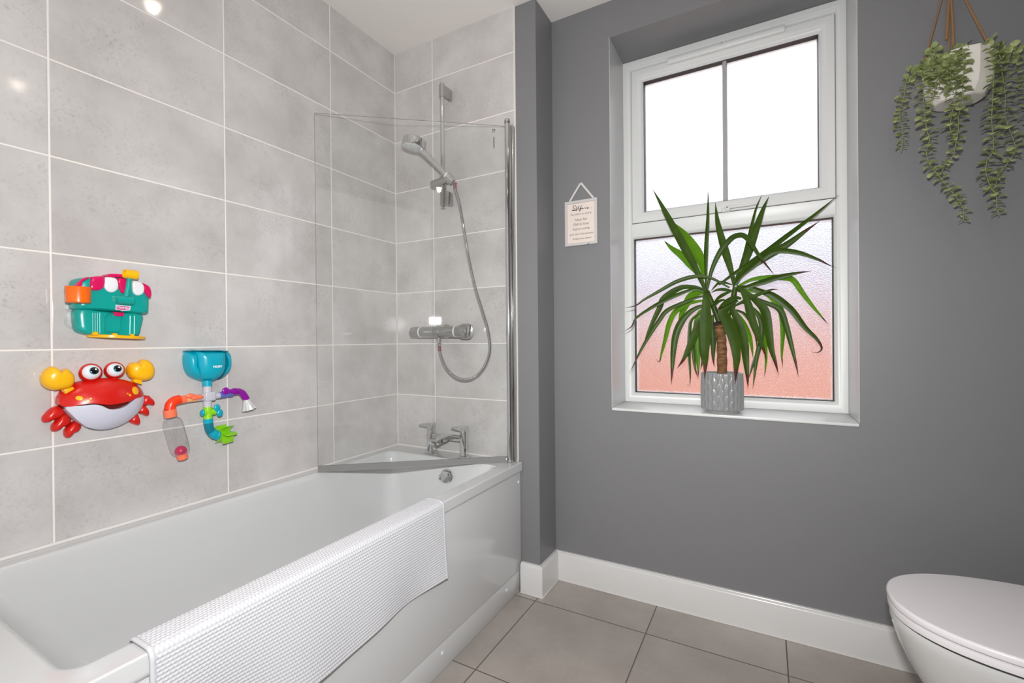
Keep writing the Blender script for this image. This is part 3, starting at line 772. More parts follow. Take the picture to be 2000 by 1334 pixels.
def text_obj(name, s, mat, parent, org, ex, ey, width, height=None, depth=0.0004, shear=0.0, bold=0.0):
    """lettering as a thin raised mesh; org = centre, ex/ey = unit axes of the face"""
    cu = bpy.data.curves.new(name+'_curve', 'FONT'); cu.body = s; cu.size = 1.0; cu.align_x = 'CENTER'; cu.align_y = 'CENTER'; cu.shear = shear; cu.offset = bold; cu.resolution_u = 3
    t = bpy.data.objects.new(name+'_tmp', cu); COL.objects.link(t)
    dg = bpy.context.evaluated_depsgraph_get(); me0 = bpy.data.meshes.new_from_object(t.evaluated_get(dg))
    COL.objects.unlink(t); bpy.data.objects.remove(t)
    bm = bmesh.new(); bm.from_mesh(me0); bpy.data.meshes.remove(me0)
    xs = [v.co.x for v in bm.verts]; ys = [v.co.y for v in bm.verts]
    w0 = max(xs)-min(xs); h0 = max(ys)-min(ys); cx, cy_ = (max(xs)+min(xs))/2, (max(ys)+min(ys))/2
    sx = width/w0; sy = (height/h0) if height else sx
    r = bmesh.ops.extrude_face_region(bm, geom=bm.faces[:]); ev = [g for g in r['geom'] if isinstance(g, bmesh.types.BMVert)]
    top = set(ev); ex, ey = Vector(ex), Vector(ey); n = ex.cross(ey)
    for v in bm.verts:
        a, b_ = (v.co.x-cx)*sx, (v.co.y-cy_)*sy
        v.co = Vector(org) + ex*a + ey*b_ + n*(depth if v in top else 0)
    return obj(name, bm, mat, parent, 30)
from mathutils.bvhtree import BVHTree
def lay_on(o, target, lift, depth):
    """lays flat lettering onto a moulded face that looks along +x"""
    tv = BVHTree.FromPolygons([v.co for v in target.data.vertices], [list(p.vertices) for p in target.data.polygons])
    xs = [v.co.x for v in o.data.vertices]; mid = (min(xs)+max(xs))/2
    for v in o.data.vertices:
        h = tv.ray_cast(Vector((.3, v.co.y, v.co.z)), Vector((-1, 0, 0)))
        if h[0] is not None: v.co.x = h[0].x + lift + (depth if v.co.x > mid else -depth)
    o.data.update()
WEX, WEY = (0, 1, 0), (0, 0, 1)       # left wall: rightwards, upwards

# ---------------------------------------------------------------- crab
c5 = lambda p: crop(p, 70, 700, 8.333)
c6 = lambda p: crop(p, 185, 700, 8.336)
crab = thing('crab_bath_toy', wp(197, 788, 0), 'red plastic crab bath toy with yellow claws and a white belly', 'bath toy')
CC = wp(197, 788, .014); AY, AZ, TILT = .099, .076, math.radians(4)
def cfield(dep, k=.93):
    def fn(y, z):
        a, b_ = y-CC.y, z-CC.z
        a2 = a*math.cos(TILT)+b_*math.sin(TILT); b2 = -a*math.sin(TILT)+b_*math.cos(TILT)
        r = (a2/AY)**2+(b2/AZ)**2
        return .006 + dep*math.sqrt(max(0.0, 1-k*min(r, 1.06)))
    return fn
back = smooth_closed([(114, 788), (122, 764), (150, 748), (205, 740), (255, 748), (277, 768), (272, 792), (255, 815), (215, 834), (190, 836), (160, 828), (130, 806)])
m = MB(); fieldshell(m, back, cfield(.043), .0015); obj('mouth', m, 'mouth', crab)
upper = smooth_closed([(113, 791), (112, 779), (120, 764), (140, 750), (170, 742), (205, 738), (235, 741), (258, 748), (272, 757), (279, 768), (279.5, 774), (270, 774.5), (258, 777), (240, 781.5), (222, 785.5), (200, 788.5), (183, 787.5), (165, 786), (145, 789), (126, 793)], 3)
m = MB(); fieldshell(m, upper, cfield(.060), .002, centre=(200, 768)); obj('shell', m, 'red_plastic', crab)
belly = smooth_closed([(120, 794), (145, 791), (165, 788.5), (176, 788.8), (186, 792), (196, 796.5), (208, 797.5), (222, 795), (232, 791), (241, 787), (250, 779), (262, 775.5), (278, 774), (277, 784), (269, 800), (256, 815), (238, 828), (215, 836), (190, 838), (165, 833.5), (145, 822), (130, 808)], 3)
m = MB(); fieldshell(m, belly, cfield(.060), .003, centre=(202, 811)); obj('belly', m, 'belly_white', crab)
obj('bubble_nozzle', MB().box(wp(198, 796, .020), wp(206.5, 786, .040), .002, 2), 'yellow_plastic', crab)
for (u, v), ru, rv in (((264.5, 763), 7.6, 7.6), ((254, 771.8), 2.5, 2.3), ((249.4, 768.8), 1.6, 1.5), ((154.9, 777.8), 6.5, 4.4), ((171.8, 782.5), 3.3, 2.5), ((177.2, 778.4), 2.3, 1.6)):
    ol = [(u+ru*math.cos(2*PI*k/28), v+rv*math.sin(2*PI*k/28)) for k in range(28)]
    # find where the view of that pixel meets the dome
    f = cfield(.060); x = .04
    for _ in range(12):
        q = atx(u, v, x); x = .5*x+.5*(f(q.y, q.z))
    P = [atx(a, b_, x) for a, b_ in ol]
    bm_ = MB(); lps = []
    for s, o_ in ((1, -.004), (1, .0009), (.9, .0013), (.3, .0014)):
        c_ = sum(P, Vector())/len(P); lp = []
        for p in P:
            y, z = c_.y+(p.y-c_.y)*s, c_.z+(p.z-c_.z)*s; lp.append(Vector((f(y, z)+o_, y, z)))
        lps.append(lp)
    bm_.loops(lps); obj('spot', bm_, 'yellow_plastic', crab)
for cu, cv, sc_ in ((177, 727.5, 1.0), (223.5, 723, .95)):
    o_ = atx(cu, cv, .030); R = .0245*sc_; tocam = (CAM-o_).normalized()
    m = MB(); m.ball(o_, (R*.92, R, R), None, 24, 18)
    m.cyl(o_+Vector((-.004, 0, -R*.8)), o_+Vector((-.004, 0, -R*1.4)), .009, seg=14)
    eye = obj('eye', m, 'red_plastic', crab)
    gz = (tocam+Vector((0, .10, .06))).normalized()
    c2 = o_+gz*R*.28; obj('eyeball', MB().ball(c2, R*.84, None, 24, 18), 'eye_white', eye)
    pdir = (tocam + Vector((0, .36, .20))).normalized()
    rot = pdir.to_track_quat('Z', 'Y').to_matrix()
    pc = c2+pdir*R*.79
    obj('iris', MB().ball(c2+(tocam+Vector((0, .32, .19))).normalized()*R*.785, (R*.40, R*.42, R*.10), rot, 20, 10), 'eye_teal', eye)
    obj('pupil', MB().ball(pc, (R*.40, R*.40, R*.13), rot, 20, 10), 'pupil', eye)
    obj('glint', MB().ball(pc+(Vector((0, .28, .36))).normalized()*R*.15+pdir*R*.12, (R*.10, R*.10, R*.03), rot, 12, 8), 'print_white', eye)
cl = smooth_closed(c5([(78, 330), (90, 260), (150, 185), (215, 140), (275, 130), (330, 160), (370, 192), (405, 202), (440, 182), (490, 163), (530, 180), (565, 220), (600, 260), (620, 320), (612, 390), (580, 450), (500, 490), (400, 512), (300, 522), (200, 500), (120, 450), (85, 390)]), 2)
cr = smooth_closed(c6([(525, 180), (545, 120), (590, 75), (630, 66), (665, 88), (692, 96), (715, 72), (745, 28), (790, 12), (860, 28), (920, 78), (955, 150), (963, 220), (940, 290), (890, 340), (810, 366), (720, 366), (640, 345), (570, 310), (535, 250)]), 2)
for nm, ol, st in (('claw', cl, c5([(405, 505), (560, 455), (585, 495), (445, 575)])), ('claw', cr, c6([(595, 335), (725, 345), (720, 425), (590, 385)]))):
    m = MB(); shell(m, ol, .052, .010, [(.86, .0), (.95, .06), (1.0, .25), (.995, .42), (.96, .60), (.89, .75), (.78, .87), (.6, .95), (.35, .99), (.12, 1.0)], k=.38)
    P = [wp(u, v, .018) for u, v in st]; m.prism(P, (.020, 0, 0), .003, 2)
    obj(nm, m, 'yellow_plastic', crab)
legs = [c5([(440, 800), (350, 772), (260, 805), (198, 852), (130, 920), (103, 980), (113, 1032), (150, 1047), (210, 1032), (280, 998), (330, 985), (420, 930), (480, 880)]),
        c5([(420, 900), (340, 985), (270, 1070), (250, 1130), (265, 1188), (310, 1192), (370, 1168), (430, 1112), (510, 1090), (580, 1010), (500, 900)]),
        c5([(620, 1020), (540, 1080), (485, 1130), (460, 1190), (465, 1262), (500, 1297), (550, 1282), (612, 1212), (680, 1190), (740, 1115), (690, 1040)]),
        c6([(770, 610), (800, 598), (882, 606), (895, 632), (940, 660), (970, 712), (965, 762), (930, 770), (850, 757), (800, 780), (745, 770), (730, 680)]),
        c6([(740, 740), (800, 762), (832, 792), (865, 830), (880, 882), (865, 932), (820, 936), (760, 908), (690, 890), (660, 850)]),
        c6([(640, 880), (690, 905), (712, 960), (732, 1010), (727, 1070), (690, 1090), (640, 1076), (580, 1050), (528, 1022), (560, 950)])]
for lg in legs:
    m = MB(); shell(m, smooth_closed(lg, 2), .024, .0015, DOME); obj('leg', m, 'red_plastic', crab)

# ---------------------------------------------------------------- teal shop-front toy
c4 = lambda p: crop(p, 120, 515, 8.339)
shop = thing('water_station_toy', wp(215, 600, 0), 'teal plastic water toy with a pink and white awning, stuck above the crab', 'bath toy')
lower = c4([(246, 735), (238, 1000), (250, 1062), (290, 1112), (400, 1152), (700, 1172), (1000, 1182), (1220, 1182), (1280, 1135), (1300, 1050), (1312, 815), (900, 790), (600, 760)])
m = MB(); shell(m, smooth_closed(lower, 3), .040, .0015, [(1.0, 0), (1.0, .45), (.985, .72), (.95, .88), (.89, .97), (.75, 1.0), (.4, 1.0)])
for k in range(6):                                     # fluted front
    a = c4([(510+k*38, 800), (512+k*38, 1140)]) if k < 4 else c4([(1120+(k-4)*70, 850), (1115+(k-4)*70, 1150)])
    m.tube([wp(a[0][0], a[0][1], .0395), wp(a[1][0], a[1][1], .0395)], .0016, 8)
obj('lower_body', m, 'teal_plastic', shop)
arch = c4([(700, 1100), (692, 960), (705, 880), (745, 825), (800, 800), (990, 812), (1002, 850), (985, 1000), (960, 1118), (850, 1128), (730, 1122)])
m = MB(); shell(m, smooth_closed(arch, 2), .0455, .030, [(1.0, 0), (.99, .7), (.95, 1.0), (.88, 1.0), (.80, .55), (.5, .45), (.2, .42)]); obj('archway', m, 'teal_plastic', shop)
upper = c4([(222, 300), (262, 250), (330, 228), (460, 222), (690, 225), (900, 238), (1150, 283), (1330, 330), (1412, 410), (1428, 560), (1422, 770), (1395, 815), (1300, 826), (900, 788), (600, 765), (245, 742), (215, 650), (204, 450)])
m = MB(); shell(m, smooth_closed(upper, 3), .054, .002, [(1.0, 0), (1.0, .40), (.99, .62), (.965, .80), (.93, .91), (.87, .98), (.7, 1.0), (.4, 1.0)]); obj('upper_body', m, 'teal_plastic', shop)
petals = [('pink_plastic', [(495, 212), (685, 210), (688, 330), (672, 390), (622, 430), (545, 443), (475, 428), (448, 390), (455, 300), (470, 240)]),
          ('white_toy', [(688, 225), (850, 228), (905, 290), (914, 380), (885, 440), (820, 472), (750, 462), (702, 422), (680, 380), (684, 300)]),
          ('pink_plastic', [(905, 240), (1065, 262), (1050, 400), (1012, 490), (958, 472), (925, 420), (914, 330)]),
          ('white_toy', [(1145, 283), (1250, 293), (1318, 338), (1337, 420), (1312, 492), (1250, 522), (1190, 512), (1150, 472), (1136, 400)]),
          ('pink_plastic', [(1300, 312), (1385, 348), (1432, 400), (1452, 480), (1442, 548), (1400, 545), (1350, 490), (1336, 420), (1322, 350)])]
for mt, pp in petals:
    m = MB(); shell(m, smooth_closed(c4(pp), 3), .0595, .030, [(1.0, 0), (1.0, .72), (.98, .85), (.93, .94), (.82, .985), (.5, 1.0), (.2, 1.0)]); obj('awning_scallop', m, mt, shop)
m = MB(); shell(m, smooth_closed(c4([(230, 400), (240, 330), (300, 262), (400, 220), (430, 226), (335, 280), (305, 330), (293, 405)]), 3), .0545, .02, BOX); obj('awning_scallop', m, 'pink_plastic', shop)
m = MB(); shell(m, smooth_closed(c4([(738, 176), (800, 168), (900, 172), (985, 187), (1040, 240), (990, 232), (880, 224), (740, 222)]), 3), .046, .004, BOX); obj('roof_rim', m, 'pink_plastic', shop)
m = MB()
a = c4([(885, 580), (1175, 605)]); m.tube([wp(*a[0], .060), wp(a[0][0]+2, a[0][1], .060), wp(a[1][0]-2, a[1][1], .060), wp(*a[1], .060)], [.0095, .0125, .0125, .0095], 16)
a = c4([(1058, 540), (1090, 380), (1108, 230)]); m.tube([wp(*q, .064) for q in a], [.0070, .0064, .0058], 14)
lev_ = obj('pump_lever', m, 'teal_plastic', shop)
a = c4([(1020, 160), (1235, 188)]); p0, p1 = wp(*a[0], .066), wp(*a[1], .066); ax = (p1-p0)
m = MB(); m.lathe([(.0118, 0), (.0128, .001), (.0128, ax.length-.001), (.0118, ax.length), (.002, ax.length)], p0, ax, 26, False)
m.lathe([(.0118, 0), (.0098, .0005), (.0096, .012), (.002, .0122)], p0, ax, 26, False); obj('roller', m, 'yellow_plastic', lev_)
oc_ = c4([(275, 520)])[0]; p = wp(*oc_, .062)
m = MB(); m.lathe([(.002, -.0195), (.0215, -.0195), (.0245, -.017), (.0260, .0205), (.0268, .0225), (.0250, .0225), (.0235, -.012), (.002, -.0135)], p, (0, 0, 1), 36, False)
obj('cup', m, 'orange_plastic', shop)
pl_ = MB(); shell(pl_, c4([(886, 670), (1122, 692), (1112, 762), (1000, 766), (985, 776), (968, 760), (884, 752)]), .0570, .050, [(1, 0), (1, 1), (.96, 1.02), (.5, 1.02)]); plate = obj('name_plate', pl_, 'print_white', shop)
pl_ = MB(); shell(pl_, c4([(898, 682), (1110, 701), (1101, 752), (996, 756), (985, 764), (970, 752), (897, 743)]), .0576, .056, [(1, 0), (1, 1), (.9, 1), (.5, 1)]); obj('plate_face', pl_, 'label_pink', plate)
ctr = c4([(1002, 719)])[0]; q0, q1 = c4([(908, 708), (1096, 727)]); d_ = (wp(*q1, .0577)-wp(*q0, .0577)); ex_ = d_.normalized(); ey_ = Vector((1, 0, 0)).cross(ex_)
text_obj('lettering', 'TOOMIES', 'print_white', plate, wp(*ctr, .0577), ex_, ey_, d_.length, .0058, .0005, 0, .02)
m = MB(); shell(m, c4([(845, 786), (1022, 800), (998, 862), (872, 850)]), .050, .036, BOX); obj('tap_button', m, 'pink_plastic', shop)
# little shelf under the toy, tipped out from the wall
t0, t1 = c4([(470, 1172), (1392, 1212)]); P0, P1 = wp(*t0, .030), wp(*t1, .030)
m = MB(); lps = []; n_ = 26
for dz, ins in ((-.0040, .001), (-.0030, 0), (.0030, 0), (.0040, .001)):
    lp = []
    for k in range(n_+1):
        t = k/n_; base_ = P0.lerp(P1, t); dep = .020+.036*(1-abs(2*t-1)**2.6)
        lp.append(Vector((.002+dep-ins, base_.y, base_.z+dz)))
    lp += [Vector((.0015, P1.y, P1.z+dz)), Vector((.0015, P0.y, P0.z+dz))]
    lps.append(lp)
m.loops(lps); shelf = obj('shelf', m, 'yellow_plastic', shop)
for pp in ([(500, 1165), (500, 1120), (535, 1105), (580, 1112), (600, 1165)], [(822, 1180), (822, 1132), (885, 1132), (905, 1150), (905, 1182)], [(1118, 1195), (1118, 1145), (1150, 1140), (1190, 1182), (1190, 1198)]):
    m = MB(); shell(m, c4(pp), .047, .030, BOX); obj('shelf_hook', m, 'yellow_plastic', shelf)
for (u, v), r in (((180, 955), .0165), ((140, 705), .0120), ((185, 345), .0125)):
    q = wp(*c4([(u, v)])[0], 0)
    m = MB(); m.lathe([(r*1.0, .0008), (r*1.05, .002), (r*.95, .008), (r*.7, .013), (r*.35, .0155), (.001, .016)], q, (1, 0, 0), 28, False); obj('suction_cup', m, 'clear_plastic', shop)

# ---------------------------------------------------------------- pipe-and-funnel toy
c3 = lambda p: crop(p, 300, 660, 5.131)
ptoy = thing('water_pipe_toy', wp(403, 770, 0), 'turquoise funnel toy with colourful branching pipes on the tiled wall', 'bath toy')
X0 = .034
def q3(u, v, x=X0): a = c3([(u, v)])[0]; return wp(a[0], a[1], x)
SC3 = .00150/5.131*1.0
def rr3(px): return px*SC3*1.02
fun = smooth_closed(c3([(345, 122), (395, 120), (405, 180), (400, 300), (420, 395), (452, 425), (400, 405), (348, 365), (316, 290), (311, 200), (320, 140)]), 3)
m = MB(); shell(m, fun, .048, .004, DOME); 
fun2 = smooth_closed(c3([(680, 120), (735, 133), (752, 180), (755, 260), (735, 340), (690, 392), (640, 420), (680, 380), (700, 300), (702, 190), (690, 140)]), 3)
shell(m, fun2, .048, .004, DOME)
mid = smooth_closed(c3([(385, 122), (450, 121), (540, 121), (640, 121), (690, 124), (708, 180), (706, 290), (675, 375), (590, 437), (540, 440), (490, 437), (430, 400), (396, 320), (384, 220)]), 3)
shell(m, mid, .064, .004, DOME, centre=c3([(545, 250)])[0])
funnel = obj('funnel', m, 'aqua_plastic', ptoy)
m = MB(); shell(m, smooth_closed(c3([(360, 126), (540, 124), (720, 128), (735, 142), (700, 134), (540, 131), (380, 132), (345, 136)]), 2), .052, .008, BOX); obj('funnel_rim', m, 'deep_teal', funnel)
a, b_ = q3(588, 285, .058), q3(684, 287, .058)
tx_ = (a+b_)/2; nb = text_obj('lettering', 'NUBY', 'print_white', funnel, Vector((.0580, tx_.y, tx_.z)), (0, 1, 0), (0, 0, 1), abs(b_.y-a.y)*1.0, .0075, .0042, 0, .03); lay_on(nb, funnel, .0004, .0004)
def pipe(name, pts, rad, mat, parent=ptoy, n=6, seg=18):
    P = [q3(*p) for p in pts]; S = spline(P, n) if len(P) > 2 else P
    R_ = rad if not hasattr(rad, '__len__') else [rad[min(int(i/max(len(S)-1, 1)*(len(rad)-1)), len(rad)-2)]*(1-(i/max(len(S)-1, 1)*(len(rad)-1)) % 1) + rad[min(int(i/max(len(S)-1, 1)*(len(rad)-1))+1, len(rad)-1)]*((i/max(len(S)-1, 1)*(len(rad)-1)) % 1) if i < len(S)-1 else rad[-1] for i in range(len(S))]
    return obj(name, MB().tube(S, R_, seg), mat, parent)
pipe('funnel_neck', [(537, 425), (537, 482)], rr3(47), 'aqua_plastic', funnel)
m = MB(); m.tube([q3(538, 480), q3(540, 690)], rr3(41), 18); m.tube([q3(425, 603), q3(657, 575)], rr3(36), 18)
c_ = q3(560, 585, X0+.006); m.box(c_+Vector((-.020, -.0158, -.0148)), c_+Vector((.010, .0158, .0148)), .004, 3)
m.cyl(q3(540, 560, .0), q3(540, 560, X0), .012, seg=18)
obj('cross_joint', m, 'lilac_grey', ptoy)
# left branch
pipe('orange_tube', [(430, 602), (345, 612), (300, 618)], rr3(38), 'apricot')
pipe('coral_ring', [(320, 615), (255, 622)], rr3(42), 'coral')
pipe('elbow_pipe', [(262, 618), (215, 630), (175, 665), (160, 722)], rr3(50), 'vermilion')
cap_ = pipe('bottle_cap', [(160, 715), (172, 790)], rr3(57), 'coral')
m = MB()
for pu, pv, rx, rz in ((372, 582, 48, 19), (448, 592, 58, 17), (410, 600, 40, 16)):
    q = q3(pu, pv, X0+.014); m.ball(q, (.006, rx*SC3*1.0, rz*SC3*1.5), Matrix.Rotation(math.radians(-8), 3, 'X'), 18, 12)
obj('butterfly_valve', m, 'coral', ptoy)
bt, bb = q3(172, 785), q3(286, 1178); bl = (bb-bt); BL = bl.length; BR = .0262
m = MB(); m.lathe([(.013, 0), (.015, .004), (.021, .009), (.0253, .018), (BR, .032), (BR, BL-.028), (.0245, BL-.016), (.018, BL-.006), (.011, BL)], bt, bl, 36, False); bot = obj('clear_bottle', m, 'clear_plastic', ptoy)
obj('ball', MB().ball(bt+bl*.885, .0165, None, 24, 16), 'crimson', bot)
m = MB(); m.lathe([(.0125, BL-.008), (.0145, BL-.006), (.0145, BL+.010), (.013, BL+.0115), (.002, BL+.0115)], bt, bl, 26, False); obj('end_cap', m, 'coral', bot)
# right branch
pipe('blue_tube', [(655, 575), (720, 565), (785, 556)], rr3(37), 'periwinkle')
m = MB()
for pu, pv, rx, rz in ((722, 532, 46, 42), (762, 534, 40, 22), (806, 532, 52, 34)):
    q = q3(pu, pv, X0+.016); m.ball(q, (.005, rx*SC3*.9, rz*SC3*1.0), None, 20, 14)
obj('butterfly_valve', m, 'violet_plastic', ptoy)
pipe('elbow_pipe', [(780, 548), (840, 537), (885, 552), (915, 590), (930, 615)], rr3(38), 'violet_plastic')
h0, h1 = q3(925, 605), q3(956, 712); hv = h1-h0
m = MB(); lps = []
for t, r, am in ((0, 36, 0), (.25, 38, .0), (.30, 44, .02), (.7, 58, .05), (.95, 74, .09), (1.0, 76, .10), (1.0, 66, .08), (.93, 60, 0), (.93, 5, 0)):
    e1_ = hv.orthogonal().normalized(); e2_ = hv.normalized().cross(e1_)
    lps.append([h0+hv*t+(e1_*math.cos(2*PI*k/48)+e2_*math.sin(2*PI*k/48))*rr3(r)*(1+am*math.cos(8*2*PI*k/48)) for k in range(48)])
m.loops(lps, True, True, True); obj('sprinkler', m, 'pale_grey_toy', ptoy)
# lower branch
m = MB(); m.tube([q3(540, 685), q3(542, 700), q3(544, 790), q3(546, 815)], [rr3(38), rr3(41), rr3(41), rr3(46)], 18); m.tube([q3(498, 752, X0), q3(612, 736, X0)], rr3(40), 18); obj('valve_body', m, 'lime_plastic', ptoy)
m = MB()
for pu, pv, rx, rz in ((636, 702, 38, 42), (664, 752, 38, 42)):
    q = q3(pu, pv, X0+.010); m.ball(q, (.005, rx*SC3*.92, rz*SC3*1.02), None, 20, 14)
m.tube([q3(606, 737), q3(640, 730, X0+.010)], rr3(18), 12)
obj('butterfly_valve', m, 'aqua_plastic', ptoy)
obj('valve_knob', MB().ball(q3(490, 752), (.011, .006, .011), None, 18, 12), 'aqua_plastic', ptoy)
pipe('aqua_ring', [(546, 808), (549, 852)], rr3(47), 'aqua_plastic')
pipe('elbow_pipe', [(549, 845), (556, 895), (580, 945), (615, 978)], rr3(45), 'deep_teal')
pipe('aqua_elbow', [(575, 935), (605, 965), (625, 985)], [rr3(48), rr3(50), rr3(44)], 'aqua_plastic')
obj('wheel_mount', MB().ball(q3(640, 975), (.014, .0085, .0165), Matrix.Rotation(math.radians(-14), 3, 'X'), 20, 14), 'aqua_plastic', ptoy)
w0, w1 = q3(650, 978, X0+.006), q3(768, 950, X0-.008); wa = (w1-w0); wc = (w0+w1)/2
m = MB(); m.cyl(w0, w1, .0065, seg=16)
ea = wa.orthogonal().normalized(); eb = wa.normalized().cross(ea)
for k in range(6):
    a = 2*PI*k/6+.35; d1 = ea*math.cos(a)+eb*math.sin(a); d2 = ea*math.cos(a+.42)+eb*math.sin(a+.42); nrm = wa.normalized().cross(d1)
    lps = []
    for s, wd_, tw in ((.004, .42, 0), (.014, .47, .06), (.022, .50, .20), (.030, .46, .42), (.0325, .40, .48)):
        dr = (ea*math.cos(a+tw)+eb*math.sin(a+tw)); nn = wa.normalized().cross(dr); cc = wc+dr*s
        lps.append([cc-wa*wd_-nn*.0009, cc+wa*wd_-nn*.0009, cc+wa*wd_+nn*.0009, cc-wa*wd_+nn*.0009])
    m.loops(lps)
obj('paddle_wheel', m, 'lime_plastic', ptoy)
obj('wheel_hub', MB().cyl(w1-wa*.08, w1+wa*.02, .0085, .0065, 18), 'aqua_plastic', ptoy)
# ================================================================== PLAQUE on the window wall
def sgn(u, v, d=0.0): return aty(u, v, YW-d)
plq = thing('framed_sign', (.9235, YW, 1.4965), 'small framed cream plaque with handwriting, hung by ribbon beside the window', 'sign')
qx0, qx1, qz0, qz1 = .8490, .9985, 1.4965, 1.6945
M['plaque_frame'] = simple('pale_grey_frame', srgb(196, 193, 192), rough=0.45, var=0.03)
M['cream_card'] = simple('cream_card', srgb(222, 209, 201), rough=0.7, var=0.02)
M['ink'] = simple('dark_ink', srgb(42, 36, 34), rough=0.7); M['ink_soft'] = simple('brown_ink', srgb(120, 106, 98), rough=0.7)
M['ribbon'] = simple('pale_ribbon', srgb(205, 200, 199), rough=0.6, var=0.05)
m = MB(); ring(m, qx0, qx1, qz0, qz1, [(0, YW-.0008), (0, YW-.011), (.0015, YW-.0125), (.010, YW-.0125), (.0115, YW-.011), (.0118, YW-.006), (.0118, YW-.0008)])
obj('frame', m, 'plaque_frame', plq)
card = obj('card', MB().box((qx0+.0115, YW-.0068, qz0+.0115), (qx1-.0115, YW-.0012, qz1-.0115)), 'cream_card', plq)
# the word "Life" begins with a looped heart drawn by hand
def stroke(mb, pts, w): mb.tube(spline(pts, 6), w, 6, True, 1.0)
lines = [('Too short to worry', 418.3, 1115.3, 1157.0, .55, 'ink_soft', 0), ('Have fun', 428.6, 1123.5, 1147.5, .55, 'ink_soft', 0), ('Fall in love', 437.6, 1121.0, 1151.0, .55, 'ink_soft', 0),
         ('Regret nothing', 447.3, 1119.5, 1153.5, .55, 'ink_soft', 0), ("and don't let people", 457.3, 1113.5, 1160.0, .55, 'ink_soft', 0), ('bring you down', 466.3, 1119.5, 1156.0, .55, 'ink_soft', 0)]
cxm = (qx0+qx1)/2
for k, (tx, v, u0, u1, hh, mt, bo) in enumerate(lines):
    a, b_ = sgn(u0, v), sgn(u1, v); w_ = (b_.x-a.x); cxx = (a.x+b_.x)/2
    zc = sgn(1137, v).z
    text_obj('lettering', tx, mt, card, (cxx, YW-.0068, zc), (1, 0, 0), (0, 0, 1), w_, .0115, .0004, .35, bo)
kk = lambda P: [sgn(1100+p/12.7, 385+q/12.7, .0070) for p, q in P]
m = MB()
for P, w_ in (([(262, 282), (246, 250), (245, 222), (268, 208), (300, 215), (322, 245), (330, 285), (318, 300), (290, 292), (262, 272), (250, 246)], .0011),
              ([(386, 222), (366, 262), (342, 300), (312, 326), (270, 334), (226, 336), (232, 324), (262, 322), (300, 332), (348, 334)], .0013),
              ([(388, 262), (374, 292), (376, 312), (392, 300), (412, 278)], .0011), 
              ([(412, 280), (440, 240), (458, 216), (452, 212), (436, 250), (420, 300), (406, 346), (416, 344), (424, 316), (432, 288), (452, 280)], .0012),
              ([(452, 288), (472, 280), (478, 268), (466, 264), (456, 280), (464, 296), (488, 290), (520, 272), (548, 266)], .0011),
              ([(556, 256), (550, 276), (558, 284), (576, 270)], .0011), 
              ([(588, 276), (606, 254), (616, 250), (622, 270), (612, 284), (596, 282), (634, 266)], .0011)):
    stroke(m, kk(P), w_*.85)
for q_ in kk([(393, 236), (573, 234), (664, 268), (706, 264)]): m.ball(q_, (.0014, .0006, .0014), None, 10, 6)
obj('lettering', m, 'ink', card)
obj('maker_mark', MB().box(sgn(1147.5, 476.0, .0132), sgn(1151, 474.6, .0124)), 'ink', plq)
ap = Vector((.9232, YW-.004, 1.7712))
for x, z, sg in ((.8665, 1.690, 1), (.9855, 1.690, -1)):
    p0 = Vector((x, YW-.004, z)); d_ = (ap-p0).normalized(); s_ = d_.cross(Vector((0, 1, 0))).normalized()*.0042
    lps = [[p+s_+Vector((0, o_, 0)) for o_ in (0,)] + [p+s_+Vector((0, -.0007, 0)), p-s_+Vector((0, -.0007, 0)), p-s_] for p in (p0, p0.lerp(ap, .5)+Vector((0, -.001, 0)), ap)]
    obj('ribbon', MB().loops(lps), 'ribbon', plq)
obj('nail', MB().lathe([(.0015, 0), (.0015, .006), (.003, .0065), (.003, .0075), (.001, .008)], (ap.x, YW-.0002, ap.z), (0, -1, 0), 12), 'chrome_soft', plq)

